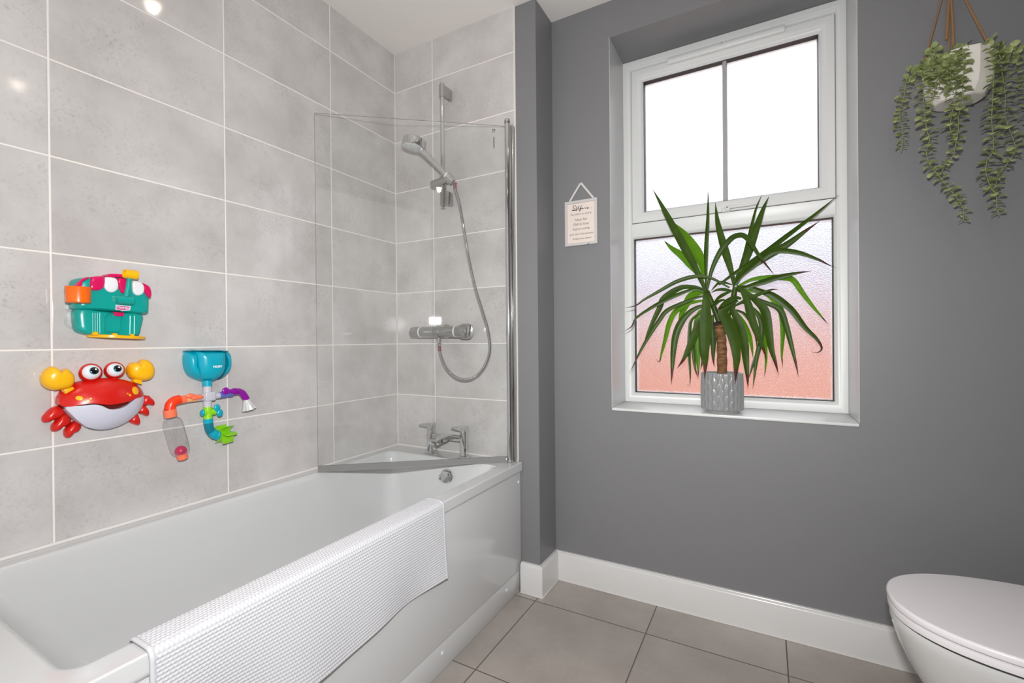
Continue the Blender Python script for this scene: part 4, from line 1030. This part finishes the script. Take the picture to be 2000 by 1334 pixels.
# ================================================================== POTTED YUCCA
def leaf_mat(name, c1, c2, brown, tip0, tl=0.35):
    m, nt, out = new_mat(name)
    uv = N(nt, 'ShaderNodeUVMap'); sp = N(nt, 'ShaderNodeSeparateXYZ'); nt.links.new(uv.outputs[0], sp.inputs[0])
    tc = N(nt, 'ShaderNodeTexCoord'); nz = N(nt, 'ShaderNodeTexNoise'); nz.inputs['Scale'].default_value = 22; nt.links.new(tc.outputs['Object'], nz.inputs['Vector'])
    wv = N(nt, 'ShaderNodeTexWave'); wv.inputs['Scale'].default_value = 9; wv.inputs['Distortion'].default_value = .4; wv.bands_direction = 'X'
    nt.links.new(uv.outputs[0], wv.inputs['Vector'])
    mx = N(nt, 'ShaderNodeMixRGB'); mx.inputs['Color1'].default_value = c1; mx.inputs['Color2'].default_value = c2
    f = mth(nt, 'ADD', mth(nt, 'MULTIPLY', nz.outputs['Fac'], .75), mth(nt, 'MULTIPLY', wv.outputs['Fac'], .18)); nt.links.new(f, mx.inputs['Fac'])
    mr = N(nt, 'ShaderNodeMapRange'); mr.inputs['From Min'].default_value = tip0; mr.inputs['From Max'].default_value = tip0+.03
    nt.links.new(mth(nt, 'ADD', sp.outputs[1], mth(nt, 'MULTIPLY', mth(nt, 'SUBTRACT', nz.outputs['Fac'], .5), .12)), mr.inputs['Value'])
    m2 = N(nt, 'ShaderNodeMixRGB'); m2.inputs['Color2'].default_value = brown; nt.links.new(mr.outputs[0], m2.inputs['Fac']); nt.links.new(mx.outputs[0], m2.inputs['Color1'])
    p = N(nt, 'ShaderNodeBsdfPrincipled'); p.inputs['Roughness'].default_value = .42; p.inputs['Specular IOR Level'].default_value = .35
    nt.links.new(m2.outputs[0], p.inputs['Base Color'])
    t = N(nt, 'ShaderNodeBsdfTranslucent')
    br = N(nt, 'ShaderNodeMixRGB', blend_type='MULTIPLY'); br.inputs['Fac'].default_value = 1; br.inputs['Color2'].default_value = (1.5, 1.7, .55, 1); nt.links.new(m2.outputs[0], br.inputs['Color1'])
    nt.links.new(br.outputs[0], t.inputs['Color'])
    ms = N(nt, 'ShaderNodeMixShader'); ms.inputs[0].default_value = tl
    nt.links.new(p.outputs[0], ms.inputs[1]); nt.links.new(t.outputs[0], ms.inputs[2]); nt.links.new(ms.outputs[0], out.inputs['Surface'])
    return m
BR = srgb(84, 50, 34)
M['yucca_leaf'] = leaf_mat('yucca_leaf', srgb(40, 68, 14), srgb(86, 116, 28), BR, 1.4, .36)
M['yucca_leaf_tip'] = leaf_mat('yucca_leaf_brown_tip', srgb(40, 68, 14), srgb(84, 112, 28), BR, .82, .36)
M['yucca_leaf_back'] = leaf_mat('yucca_leaf_backlit', srgb(84, 128, 22), srgb(138, 178, 36), BR, 1.4, .55)  # brighter copy of the leaf green, light from behind put into the colour
M['yucca_leaf_back_tip'] = leaf_mat('yucca_leaf_backlit_brown_tip', srgb(84, 128, 22), srgb(138, 178, 36), BR, .9, .55)  # same backlit brightening in the colour, with a brown tip
yu = thing('potted_yucca', (1.478, .232, WZ0), 'yucca with long arching leaves in a grey textured pot on the window sill', 'potted plant')
PX, PY, PZ = 1.4785, .2445, WZ0
# ribbed pot: staggered vertical lens facets
def pot_mat():
    return simple('grey_glazed_pot', srgb(142, 143, 144), rough=0.22, var=0.05, scale=50, coat=.3)
M['pot_glaze'] = pot_mat()
m = MB(); lps = []; NS, NZ_ = 168, 60; H0, H1 = .013, .156
for z, r in ((.0, .062), (.0015, .0640), (.010, .0640), (.0125, .0645)):
    lps.append([Vector((PX+r*math.cos(2*PI*k/NS), PY+r*math.sin(2*PI*k/NS), PZ+z)) for k in range(NS)])
for i in range(NZ_+1):
    t = i/NZ_; z = H0+(H1-H0)*t; lp = []
    R = .0765 + .0015*math.sin(PI*t) if 0 < i < NZ_ else .0750
    for k in range(NS):
        a = 2*PI*k/NS; u = k/NS*28
        # staggered lens-shaped flutes: groove depth oscillates with height, shifted on alternate columns
        col = math.floor(u); ph = (col % 2)*.5
        zz = (t*3.2+ph) % 1.0; wdt = .5+.42*math.cos(2*PI*zz)
        d = abs((u-col)-.5)*2
        dep = .0026*max(0.0, 1-(d/max(wdt, .08))**2)
        lp.append(Vector((PX+(R-.0022+dep)*math.cos(a), PY+(R-.0022+dep)*math.sin(a), PZ+z)))
    lps.append(lp)
for r, z in ((.0738, .1572), (.0712, .1575), (.0700, .156), (.0690, .132)):
    lps.append([Vector((PX+r*math.cos(2*PI*k/NS), PY+r*math.sin(2*PI*k/NS), PZ+z)) for k in range(NS)])
m.loops(lps, True, True, False)
obj('pot', m, 'pot_glaze', yu, 50)
M['soil'] = simple('potting_soil', srgb(58, 44, 34), rough=.95, var=.3, bump=.8, bscale=150)
obj('soil', MB().lathe([(.001, .1385), (.0692, .1365), (.0690, .131)], (PX, PY, PZ), (0, 0, 1), 40), 'soil', yu)
def bark_mat():
    m, nt, out = new_mat('yucca_bark'); p = N(nt, 'ShaderNodeBsdfPrincipled'); p.inputs['Roughness'].default_value = .85
    tc = N(nt, 'ShaderNodeTexCoord'); mp = N(nt, 'ShaderNodeMapping'); mp.inputs['Scale'].default_value = (18, 18, 70); nt.links.new(tc.outputs['Object'], mp.inputs['Vector'])
    nz = N(nt, 'ShaderNodeTexNoise'); nz.inputs['Scale'].default_value = 1.6; nz.inputs['Detail'].default_value = 5; nt.links.new(mp.outputs[0], nz.inputs['Vector'])
    r = N(nt, 'ShaderNodeValToRGB'); r.color_ramp.elements[0].position = .3; r.color_ramp.elements[0].color = srgb(70, 44, 24); r.color_ramp.elements[1].position = .72; r.color_ramp.elements[1].color = srgb(148, 106, 66)
    nt.links.new(nz.outputs['Fac'], r.inputs[0]); nt.links.new(r.outputs[0], p.inputs['Base Color'])
    b = N(nt, 'ShaderNodeBump'); b.inputs['Strength'].default_value = .8; b.inputs['Distance'].default_value = .003; nt.links.new(nz.outputs['Fac'], b.inputs['Height']); nt.links.new(b.outputs[0], p.inputs['Normal'])
    nt.links.new(p.outputs[0], out.inputs['Surface']); return m
M['bark'] = bark_mat()
tp = [Vector((PX+.001, PY, PZ+.13)), aty(1410, 690, PY), aty(1408, 655, PY), aty(1405, 632, PY)]
S = spline(tp, 7); obj('trunk', MB().tube(S, [.0185+.0012*math.sin(i*1.7) for i in range(len(S))], 20), 'bark', yu)
obj('cut_stump', MB().lathe([(.0195, -.006), (.0215, 0), (.0205, .004), (.015, .005), (.001, .004)], aty(1404.5, 632, PY), (.05, -.25, 1), 24), 'soil', yu)
# green necks of the two crowns
m = MB(); m.tube([aty(1405, 628, PY+.012), aty(1394, 600, PY+.012), aty(1381, 568, PY+.005)], [.012, .011, .008], 12); m.tube([aty(1412, 630, PY+.014), aty(1430, 598, PY+.012), aty(1436, 560, PY+.004)], [.013, .013, .009], 12)
obj('stem', m, 'yucca_leaf', yu)
def px_m(p): return (p-CAM).dot(FWD)/FPX
LEAVES = [  # pixels along the blade, half width in pixels, depth at root / at tip, material
 ([(1380, 571), (1355, 517), (1325, 462), (1296, 408), (1274, 368)], 9, .255, .315, 'yucca_leaf'),
 ([(1377, 545), (1368, 508), (1342, 466), (1312, 432)], 12, .27, .345, 'yucca_leaf_back'),
 ([(1372, 545), (1345, 512), (1329, 497), (1311, 484), (1297, 470)], 9, .27, .30, 'yucca_leaf_back_tip'),
 ([(1379, 565), (1379, 492), (1382, 434), (1383, 390), (1382.7, 368)], 5, .25, .27, 'yucca_leaf'),
 ([(1381, 566), (1391, 525), (1408, 490), (1427, 467), (1440, 460), (1453, 460.6), (1466, 474), (1481, 497), (1497, 518), (1514, 539)], 6.5, .25, .15, 'yucca_leaf_tip'),
 ([(1434, 557), (1428, 530), (1413, 479), (1402, 436), (1397, 395)], 8.5, .25, .30, 'yucca_leaf'),
 ([(1433, 555), (1453, 502), (1464.5, 456), (1476, 409), (1489, 378)], 4.5, .26, .33, 'yucca_leaf'),
 ([(1436.5, 556), (1459.6, 497), (1475, 452), (1490, 409.5), (1502, 383)], 9.5, .255, .31, 'yucca_leaf'),
 ([(1404, 556), (1440, 530), (1489, 497), (1535, 462), (1585, 424), (1639, 380)], 6.5, .235, .31, 'yucca_leaf'),
 ([(1436.5, 557), (1453, 531.5), (1489, 505), (1535, 479), (1572, 452), (1602, 431)], 9.5, .24, .25, 'yucca_leaf_tip'),
 ([(1432, 560), (1448, 540), (1469, 521.6), (1499, 497), (1522, 489.5), (1560, 493.6), (1598, 507), (1618, 517), (1633, 523)], 7.5, .235, .21, 'yucca_leaf_tip'),
 ([(1440, 566), (1489, 551), (1525.5, 540), (1558.5, 533), (1585, 529.5)], 7, .235, .22, 'yucca_leaf_tip'),
 ([(1440, 560), (1469, 546), (1502, 542), (1537, 543), (1551, 549), (1568, 573), (1588, 599), (1605, 619), (1619, 635)], 6.5, .26, .315, 'yucca_leaf_back_tip'),
 ([(1430, 600), (1450, 590), (1471, 580), (1492, 571), (1509, 565.5), (1521, 566)], 5, .23, .18, 'yucca_leaf_tip'),
 ([(1445, 560), (1464.5, 561), (1491, 570), (1512, 578), (1545, 604), (1572, 639), (1595, 662), (1605, 680), (1596, 689), (1584, 687)], 7.5, .25, .26, 'yucca_leaf_tip'),
 ([(1440, 566), (1489, 571), (1512, 586), (1525.5, 606), (1529, 647), (1527, 692), (1529, 718)], 6.5, .265, .32, 'yucca_leaf_back_tip'),
 ([(1455, 575), (1491, 589.5), (1522, 604), (1534, 632), (1545, 672), (1555, 713), (1560, 738)], 6.5, .25, .22, 'yucca_leaf_tip'),
 ([(1440, 566), (1458, 573), (1479, 589.5), (1494, 609), (1501, 647), (1506, 680), (1515, 710), (1520.6, 732)], 10, .235, .16, 'yucca_leaf_tip'),
 ([(1438, 560), (1448, 565), (1459.6, 589.5), (1469.5, 626), (1483, 662), (1491, 682), (1497.5, 702)], 9, .23, .13, 'yucca_leaf_tip'),
 ([(1450, 590), (1474, 606), (1487, 632), (1486, 664), (1478, 698), (1473, 738), (1470, 760)], 6, .24, .20, 'yucca_leaf'),
 ([(1470, 600), (1487, 620), (1494, 664), (1496, 697), (1495, 718), (1493, 737)], 4.5, .255, .30, 'yucca_leaf_back_tip'),
 ([(1440, 585), (1412, 606), (1422, 630), (1434, 661), (1439, 695), (1438, 718), (1436, 748)], 13.5, .225, .135, 'yucca_leaf_tip'),
 ([(1425, 585), (1430, 603), (1445, 639), (1453, 669), (1456, 697), (1459.6, 735), (1461, 759)], 10, .24, .155, 'yucca_leaf_tip'),
 ([(1425, 600), (1440, 614), (1456, 639), (1466, 665), (1471, 700)], 6, .265, .31, 'yucca_leaf_back'),
 ([(1425, 608), (1436.5, 606), (1453, 612.6), (1468, 631), (1476, 655), (1478, 682)], 4, .265, .29, 'yucca_leaf'),
 ([(1482, 675), (1477, 695), (1470, 714), (1462, 740)], 3.5, .23, .22, 'yucca_leaf_tip'),
 ([(1425, 562), (1388, 543), (1358, 540), (1322, 550), (1289, 568), (1259.5, 584.5), (1241, 597), (1218, 602)], 4.8, .235, .17, 'yucca_leaf_tip'),
 ([(1384, 574), (1370, 567), (1355, 565), (1325, 575), (1296, 588), (1269, 603), (1243, 621), (1233, 638), (1217, 648)], 4.8, .235, .20, 'yucca_leaf_tip'),
 ([(1384, 572), (1373, 566), (1355, 561), (1332, 561.5), (1309, 573), (1294, 586), (1289, 600), (1276, 627), (1264, 655), (1256, 680)], 7, .25, .28, 'yucca_leaf'),
 ([(1384, 580), (1370, 579), (1342, 588), (1304, 606), (1287.5, 626), (1266, 659), (1249.6, 688), (1240, 708), (1229, 729)], 5, .23, .19, 'yucca_leaf_tip'),
 ([(1384, 588), (1367, 588), (1342, 594), (1319, 609), (1307, 632), (1299, 664), (1292.5, 688), (1288, 706), (1281, 701)], 6, .26, .30, 'yucca_leaf_back_tip'),
 ([(1384, 572), (1370, 571), (1352, 577), (1342, 591), (1332, 611), (1324, 634)], 9, .27, .32, 'yucca_leaf_back'),
 ([(1385, 598), (1367, 599), (1348.5, 609), (1332, 627), (1320.5, 652), (1315.5, 682), (1313, 718), (1311, 752)], 8, .235, .20, 'yucca_leaf_tip'),
 ([(1382, 606), (1365, 612.6), (1350, 627), (1347, 650), (1346, 690), (1348, 728), (1347, 752), (1342, 750)], 4.5, .25, .24, 'yucca_leaf_tip'),
 ([(1385, 610), (1365, 627), (1358, 652), (1347, 677), (1335, 702), (1322, 720)], 8.5, .225, .15, 'yucca_leaf_tip'),
 ([(1385, 578), (1381, 571), (1379.5, 577), (1379, 614), (1378, 655), (1377.6, 688), (1378, 705), (1376, 740)], 12.5, .215, .115, 'yucca_leaf_tip'),
 ([(1385, 600), (1366, 612), (1361, 640), (1360, 672), (1363, 705), (1364, 737)], 8.5, .255, .25, 'yucca_leaf_back_tip'),
 ([(1392, 615), (1391, 639), (1393, 668), (1393, 698), (1395, 717)], 6.5, .265, .28, 'yucca_leaf_tip'),
 ([(1360, 640), (1353, 668), (1355, 697), (1358, 721), (1364, 740)], 4.5, .24, .22, 'yucca_leaf_tip'),
 ([(1390, 604), (1402, 590), (1414, 586), (1420, 592)], 3.5, .25, .22, 'yucca_leaf'),
 ([(1434, 566), (1412, 576), (1400, 585), (1390, 598)], 4, .235, .18, 'yucca_leaf'),
 ([(1448, 583), (1436, 582), (1421, 589), (1410, 597), (1401, 605)], 6.5, .215, .16, 'yucca_leaf_tip'),
 ([(1434, 570), (1418, 566), (1402, 566), (1388, 572)], 4, .26, .27, 'yucca_leaf'),
 ([(1430, 556), (1408, 551), (1396, 560), (1388, 570)], 3.2, .26, .28, 'yucca_leaf'),
 ([(1400, 628), (1395, 640), (1385, 664), (1374, 700), (1368, 722)], 6, .27, .29, 'yucca_leaf'),
 ([(1430, 600), (1445, 640), (1452, 680), (1456, 700)], 5, .275, .31, 'yucca_leaf_back'),
 ([(1384, 612), (1372, 640), (1370, 680), (1372, 715)], 6.5, .25, .24, 'yucca_leaf'),
]
UVN = 'UVMap'
def blades(name, leaves, parent):
    bm = bmesh.new(); uvl = bm.loops.layers.uv.new(UVN); mats = []
    for pts, hw, y0, y1, mt in leaves:
        if mt not in mats: mats.append(mt)
        n = len(pts); P = [aty(u, v, y0+(y1-y0)*(i/(n-1))**1.3) for i, (u, v) in enumerate(pts)]
        S = spline(P, 7); ns = len(S); seg = [0]
        for a, b_ in zip(S[:-1], S[1:]): seg.append(seg[-1]+(b_-a).length)
        rows = []; roll = random.uniform(-.35, .35)
        for i, p in enumerate(S):
            t = seg[i]/seg[-1]
            tg = (S[min(i+1, ns-1)]-S[max(i-1, 0)]).normalized()
            vd = (CAM-p).normalized(); w_ = tg.cross(vd)
            if w_.length < 1e-4: w_ = Vector((1, 0, 0))
            w_.normalize(); nrm = w_.cross(tg).normalized()
            w2 = (w_*math.cos(roll)+nrm*math.sin(roll)); n2 = (nrm*math.cos(roll)-w_*math.sin(roll))
            prof = (.38+.62*min(t/.35, 1)) if t < .35 else (1-((t-.35)/.65)**1.9)
            h = max(hw*.86*px_m(p)*prof, .0004)
            f = -.22*h
            rows.append(([p-w2*h+n2*(-f*.8), p-w2*h*.5+n2*(-f*.2), p+n2*f*.6, p+w2*h*.5+n2*(-f*.2), p+w2*h+n2*(-f*.8), p+n2*(f*.6-.0009)], t))
        V = [[bm.verts.new(q) for q in r[0]] for r in rows]
        us = (0, .25, .5, .75, 1, .5)
        for i in range(len(V)-1):
            for k in range(6):
                j = (k+1) % 6
                fc = bm.faces.new((V[i][k], V[i][j], V[i+1][j], V[i+1][k])); fc.material_index = mats.index(mt)
                for lp, (uu, tt) in zip(fc.loops, ((us[k], rows[i][1]), (us[j], rows[i][1]), (us[j], rows[i+1][1]), (us[k], rows[i+1][1]))): lp[uvl].uv = (uu, tt)
    return obj(name, bm, mats, parent, 60)
blades('foliage', LEAVES, yu)

# ================================================================== HANGING PLANTER
M['planter_glaze'] = simple('white_planter', srgb(228, 222, 214), rough=.25, var=.02, coat=.2)
def rope_mat():
    m, nt, out = new_mat('jute_rope'); p = N(nt, 'ShaderNodeBsdfPrincipled'); p.inputs['Roughness'].default_value = .9
    tc = N(nt, 'ShaderNodeTexCoord'); wv = N(nt, 'ShaderNodeTexWave'); wv.inputs['Scale'].default_value = 190; wv.inputs['Distortion'].default_value = 6; wv.bands_direction = 'DIAGONAL'
    nt.links.new(tc.outputs['Object'], wv.inputs['Vector'])
    r = N(nt, 'ShaderNodeMixRGB'); r.inputs['Color1'].default_value = srgb(134, 102, 72); r.inputs['Color2'].default_value = srgb(168, 132, 94); nt.links.new(wv.outputs['Fac'], r.inputs['Fac']); nt.links.new(r.outputs[0], p.inputs['Base Color'])
    b = N(nt, 'ShaderNodeBump'); b.inputs['Strength'].default_value = .7; b.inputs['Distance'].default_value = .001; nt.links.new(wv.outputs['Fac'], b.inputs['Height']); nt.links.new(b.outputs[0], p.inputs['Normal'])
    nt.links.new(p.outputs[0], out.inputs['Surface']); return m
M['jute'] = rope_mat()
HX, HY = 2.137, .0885
hpl = thing('hanging_planter', (HX, HY, 1.775), 'white planter of trailing green foliage hung by rope on the grey wall', 'hanging plant')
m = MB(); lps = []; NF = 60
for z, r, fc in ((1.7765, .030, 0), (1.7768, .052, .0), (1.779, .058, .5), (1.806, .0755, 1), (1.835, .0805, 1), (1.885, .0820, 1), (1.902, .0820, 1), (1.904, .0805, .8), (1.9035, .0765, .5), (1.88, .0750, 0)):
    lp = []
    for k in range(NF):
        a = 2*PI*k/NF+.12; seg_ = 2*PI/10; aa = (a % seg_)-seg_/2
        q = r*(1-fc*(1-math.cos(seg_/2)/math.cos(aa)))
        lp.append(Vector((HX+q*math.cos(a), HY+q*math.sin(a), z)))
    lps.append(lp)
m.loops(lps, True, True, False); obj('pot', m, 'planter_glaze', hpl, 18)
obj('moss', MB().lathe([(.001, .012), (.05, .008), (.0755, -.004), (.0745, -.010)], (HX, HY, 1.892), (0, 0, 1), 30), 'soil', hpl)
apx = aty(1855, -58, YW-.009)
rl, rr = Vector((HX-.080, HY+.008, 1.897)), Vector((HX+.080, HY+.004, 1.897))
m = MB()
m.tube([apx, apx.lerp(rl, .5), rl], .0030, 8); m.tube([apx+Vector((.003, 0, 0)), apx.lerp(rr, .5), rr], .0034, 8)
m.tube([apx, apx.lerp(Vector((HX, .166, 1.895)), .6), Vector((HX, .164, 1.897))], .0028, 8)
m.ball(apx+Vector((.001, -.004, -.004)), (.010, .009, .012), None, 14, 10)
obj('rope', m, 'jute', hpl)
for pts_ in ([(1854, -40), (1853, 0), (1851, 40), (1848.5, 78)], [(1857, -40), (1858, 5), (1861, 50), (1862.5, 90)]):
    P = [aty(u, v, YW-.014) for u, v in pts_]; S = spline(P, 5); obj('rope_tail', MB().tube(S, [.0040]*(len(S)-3)+[.0046, .0046, .003], 8), 'jute', hpl)
obj('hook', MB().lathe([(.002, 0), (.002, .012), (.0045, .013), (.0045, .0145), (.001, .015)], (apx.x, YW-.0002, apx.z), (0, -1, 0), 12), 'chrome_soft', hpl)
def tleaf(name, a, b_, tl=.18):
    m, nt, out = new_mat(name); p = N(nt, 'ShaderNodeBsdfPrincipled'); p.inputs['Roughness'].default_value = .5; p.inputs['Specular IOR Level'].default_value = .35
    tc = N(nt, 'ShaderNodeTexCoord'); nz = N(nt, 'ShaderNodeTexNoise'); nz.inputs['Scale'].default_value = 65; nt.links.new(tc.outputs['Object'], nz.inputs['Vector'])
    r = N(nt, 'ShaderNodeMapRange'); r.inputs['From Min'].default_value = .35; r.inputs['From Max'].default_value = .65; nt.links.new(nz.outputs['Fac'], r.inputs['Value'])
    mx = N(nt, 'ShaderNodeMixRGB'); mx.inputs['Color1'].default_value = a; mx.inputs['Color2'].default_value = b_; nt.links.new(r.outputs[0], mx.inputs['Fac']); nt.links.new(mx.outputs[0], p.inputs['Base Color'])
    t = N(nt, 'ShaderNodeBsdfTranslucent'); nt.links.new(mx.outputs[0], t.inputs['Color']); ms = N(nt, 'ShaderNodeMixShader'); ms.inputs[0].default_value = tl
    nt.links.new(p.outputs[0], ms.inputs[1]); nt.links.new(t.outputs[0], ms.inputs[2]); nt.links.new(ms.outputs[0], out.inputs['Surface']); return m
M['trail_leaf'] = tleaf('trailing_leaf', srgb(138, 154, 100), srgb(192, 198, 140)); M['trail_stem'] = simple('trailing_stem_green', srgb(140, 150, 92), rough=.6)
def oval(bm, p, d, up, L_, W_, mi=0):
    """one small cupped leaf from p along d"""
    d = d.normalized(); s_ = d.cross(up); s_ = s_.normalized() if s_.length > 1e-5 else d.orthogonal().normalized(); n = s_.cross(d).normalized()
    vs = []
    for t, w in ((.04, .10), (.18, .62), (.42, .98), (.66, .92), (.86, .70), (.96, .36)):
        c_ = p+d*L_*t+n*(L_*.10*math.sin(PI*t))
        vs.append([bm.verts.new(c_-s_*W_*w+n*W_*.22*w), bm.verts.new(c_+n*.0004), bm.verts.new(c_+s_*W_*w+n*W_*.22*w), bm.verts.new(c_-n*.0004)])
    for a, b_ in zip(vs[:-1], vs[1:]):
        for k in range(4):
            f = bm.faces.new((a[k], a[(k+1) % 4], b_[(k+1) % 4], b_[k])); f.material_index = mi
    bm.faces.new(vs[0][::-1]).material_index = mi; bm.faces.new(vs[-1]).material_index = mi
STR = [
 ([(1812, 118, .06), (1800, 138, .04), (1785, 148, .045), (1771, 157, .06), (1766, 187, .075), (1759, 212, .085), (1758, 237, .09), (1762, 258, .092), (1763, 282, .095), (1760, 296, .097)], 1.0),
 ([(1825, 112, .02), (1808, 132, .0), (1804, 160, -.005), (1804, 195, .005), (1806, 225, .02), (1811, 257, .04), (1816, 270, .045), (1811, 289, .05), (1811, 309, .055), (1819, 326, .06), (1836, 346, .068), (1854, 368, .075), (1872, 391, .08), (1882, 412, .085), (1882, 431, .088)], 1.06),
 ([(1850, 108, .02), (1850, 127, .0), (1851, 150, -.008), (1850, 172, -.008), (1847, 192, -.004)], 1.0),
 ([(1876, 96, .02), (1880, 112, .0), (1882, 135, -.008), (1880, 165, -.008), (1879.5, 202, .0), (1872, 225, .02), (1872, 250, .035), (1868, 275, .045), (1864.5, 292, .052), (1862, 305, .058), (1846, 321, .065), (1839, 338, .07)], 1.05),
 ([(1868, 105, .02), (1866, 130, -.004), (1868, 165, -.006), (1864, 200, .0), (1858, 228, .02), (1856, 252, .035), (1866, 272, .045), (1874, 282, .05)], 1.05),
 ([(1922, 92, .03), (1934, 100, .02), (1941, 135, .02), (1939.5, 180, .03), (1937, 235, .045), (1940, 270, .058), (1939.5, 295, .065), (1928, 313, .07), (1926, 338, .075), (1935, 366, .08), (1945, 380, .085), (1947, 405, .09), (1951, 421, .092)], 1.1),
 ([(1938, 95, .04), (1952, 107, .035), (1957.5, 144, .04), (1963.5, 187, .05), (1963.5, 225, .06), (1973, 257, .07), (1981, 278, .075), (1983, 294, .08), (1971, 314, .084), (1957, 332, .088), (1947, 347, .09), (1946, 372, .092)], 1.1),
 ([(1945, 95, .06), (1974, 104, .055), (1993, 109, .06), (2001, 122, .065), (2000, 165, .075), (2002, 210, .085), (2005, 240, .09)], 1.0),
 ([(1845, 122, .04), (1832, 108, .03), (1822, 98, .03), (1817, 92, .035)], 1.15), ([(1862, 115, .04), (1872, 98, .03), (1884, 90, .03), (1894, 92, .03)], 1.15),
 ([(1840, 122, .03), (1826, 126, .01), (1806, 128, .01), (1788, 140, .02), (1776, 136, .03)], 1.15), ([(1905, 105, .05), (1920, 90, .05), (1936, 84, .05), (1948, 90, .05)], 1.2),
 ([(1930, 98, .05), (1955, 98, .04), (1972, 96, .045), (1990, 100, .06)], 1.1), ([(1852, 118, .02), (1858, 108, .0), (1870, 106, -.005), (1880, 114, -.005)], 1.1),
 ([(1860, 114, .02), (1842, 130, -.005), (1832, 150, -.012), (1826, 175, -.010), (1820, 196, -.004)], 1.0), ([(1838, 118, .02), (1846, 132, -.002), (1840, 148, -.012), (1834, 168, -.012)], 1.1),
 ([(1868, 112, .02), (1858, 132, -.004), (1856, 150, -.010), (1862, 180, -.008)], 1.1), ([(1832, 116, .03), (1818, 132, .0), (1822, 152, -.006), (1812, 180, -.002)], 1.0),
]
for si, (pts_, sc_) in enumerate(STR):
    P = [aty(u, v, y) for u, v, y in pts_]; S = spline(P, 10)
    bm = bmesh.new(); tmp = MB(); tmp.bm.free(); tmp.bm = bm
    tmp.tube(S, [.0011]*len(S), 5)
    for f in bm.faces: f.material_index = 1
    acc = .004; rot = random.random()*PI; pos = 0; tot_ = sum((b_-a).length for a, b_ in zip(S[:-1], S[1:]))
    for a, b_ in zip(S[:-1], S[1:]):
        d_ = (b_-a); L_ = d_.length; tg = d_.normalized()
        while acc <= L_:
            p = a+tg*acc; fr = (pos+acc)/tot_
            down = tg
            e_ = tg.orthogonal().normalized(); f_ = tg.cross(e_)
            rot += PI/2+random.uniform(-.35, .35)
            for sg in (0, PI):
                a_ = rot+sg+random.uniform(-.25, .25)
                o_ = (e_*math.cos(a_)+f_*math.sin(a_))
                if p.y+o_.y*.020 > YW-.006: continue
                dd = (o_*1.0 + tg*random.uniform(.0, .45) + Vector((0, -.12, -.05))).normalized()
                ll = (.0215+random.uniform(-.004, .004))*sc_*(1 if fr < .75 else 1-.9*(fr-.75)*1.2)
                oval(bm, p, dd, (-tg+Vector((0, -.35, .2))+Vector((random.uniform(-.3, .3), 0, random.uniform(-.3, .3)))).normalized(), ll, ll*.46)
            acc += random.uniform(.0105, .0140)
        acc -= L_; pos += L_
    obj('trailing_stem', bm, ['trail_leaf', 'trail_stem'], hpl, 100)
# ================================================================== CAMERA AND VIEW
cd = bpy.data.cameras.new('camera'); co = bpy.data.objects.new('camera', cd); COL.objects.link(co)
cd.sensor_width = 36.0; cd.sensor_fit = 'HORIZONTAL'; cd.lens = 36.0*FPX/2000.0; cd.clip_start = 0.02
co.matrix_world = Matrix(((RGT.x, UPV.x, -FWD.x, CAM.x), (RGT.y, UPV.y, -FWD.y, CAM.y), (RGT.z, UPV.z, -FWD.z, CAM.z), (0, 0, 0, 1)))
SC.camera = co
SC.view_settings.view_transform = 'Standard'; SC.view_settings.look = 'None'
SC.view_settings.exposure = 0.0; SC.view_settings.gamma = 1.0; SC.view_settings.use_curve_mapping = False
cy = SC.cycles
cy.use_denoising = True
cy.max_bounces = 10; cy.diffuse_bounces = 5; cy.glossy_bounces = 6; cy.transmission_bounces = 8; cy.transparent_max_bounces = 16
cy.caustics_reflective = False; cy.sample_clamp_indirect = 6.0
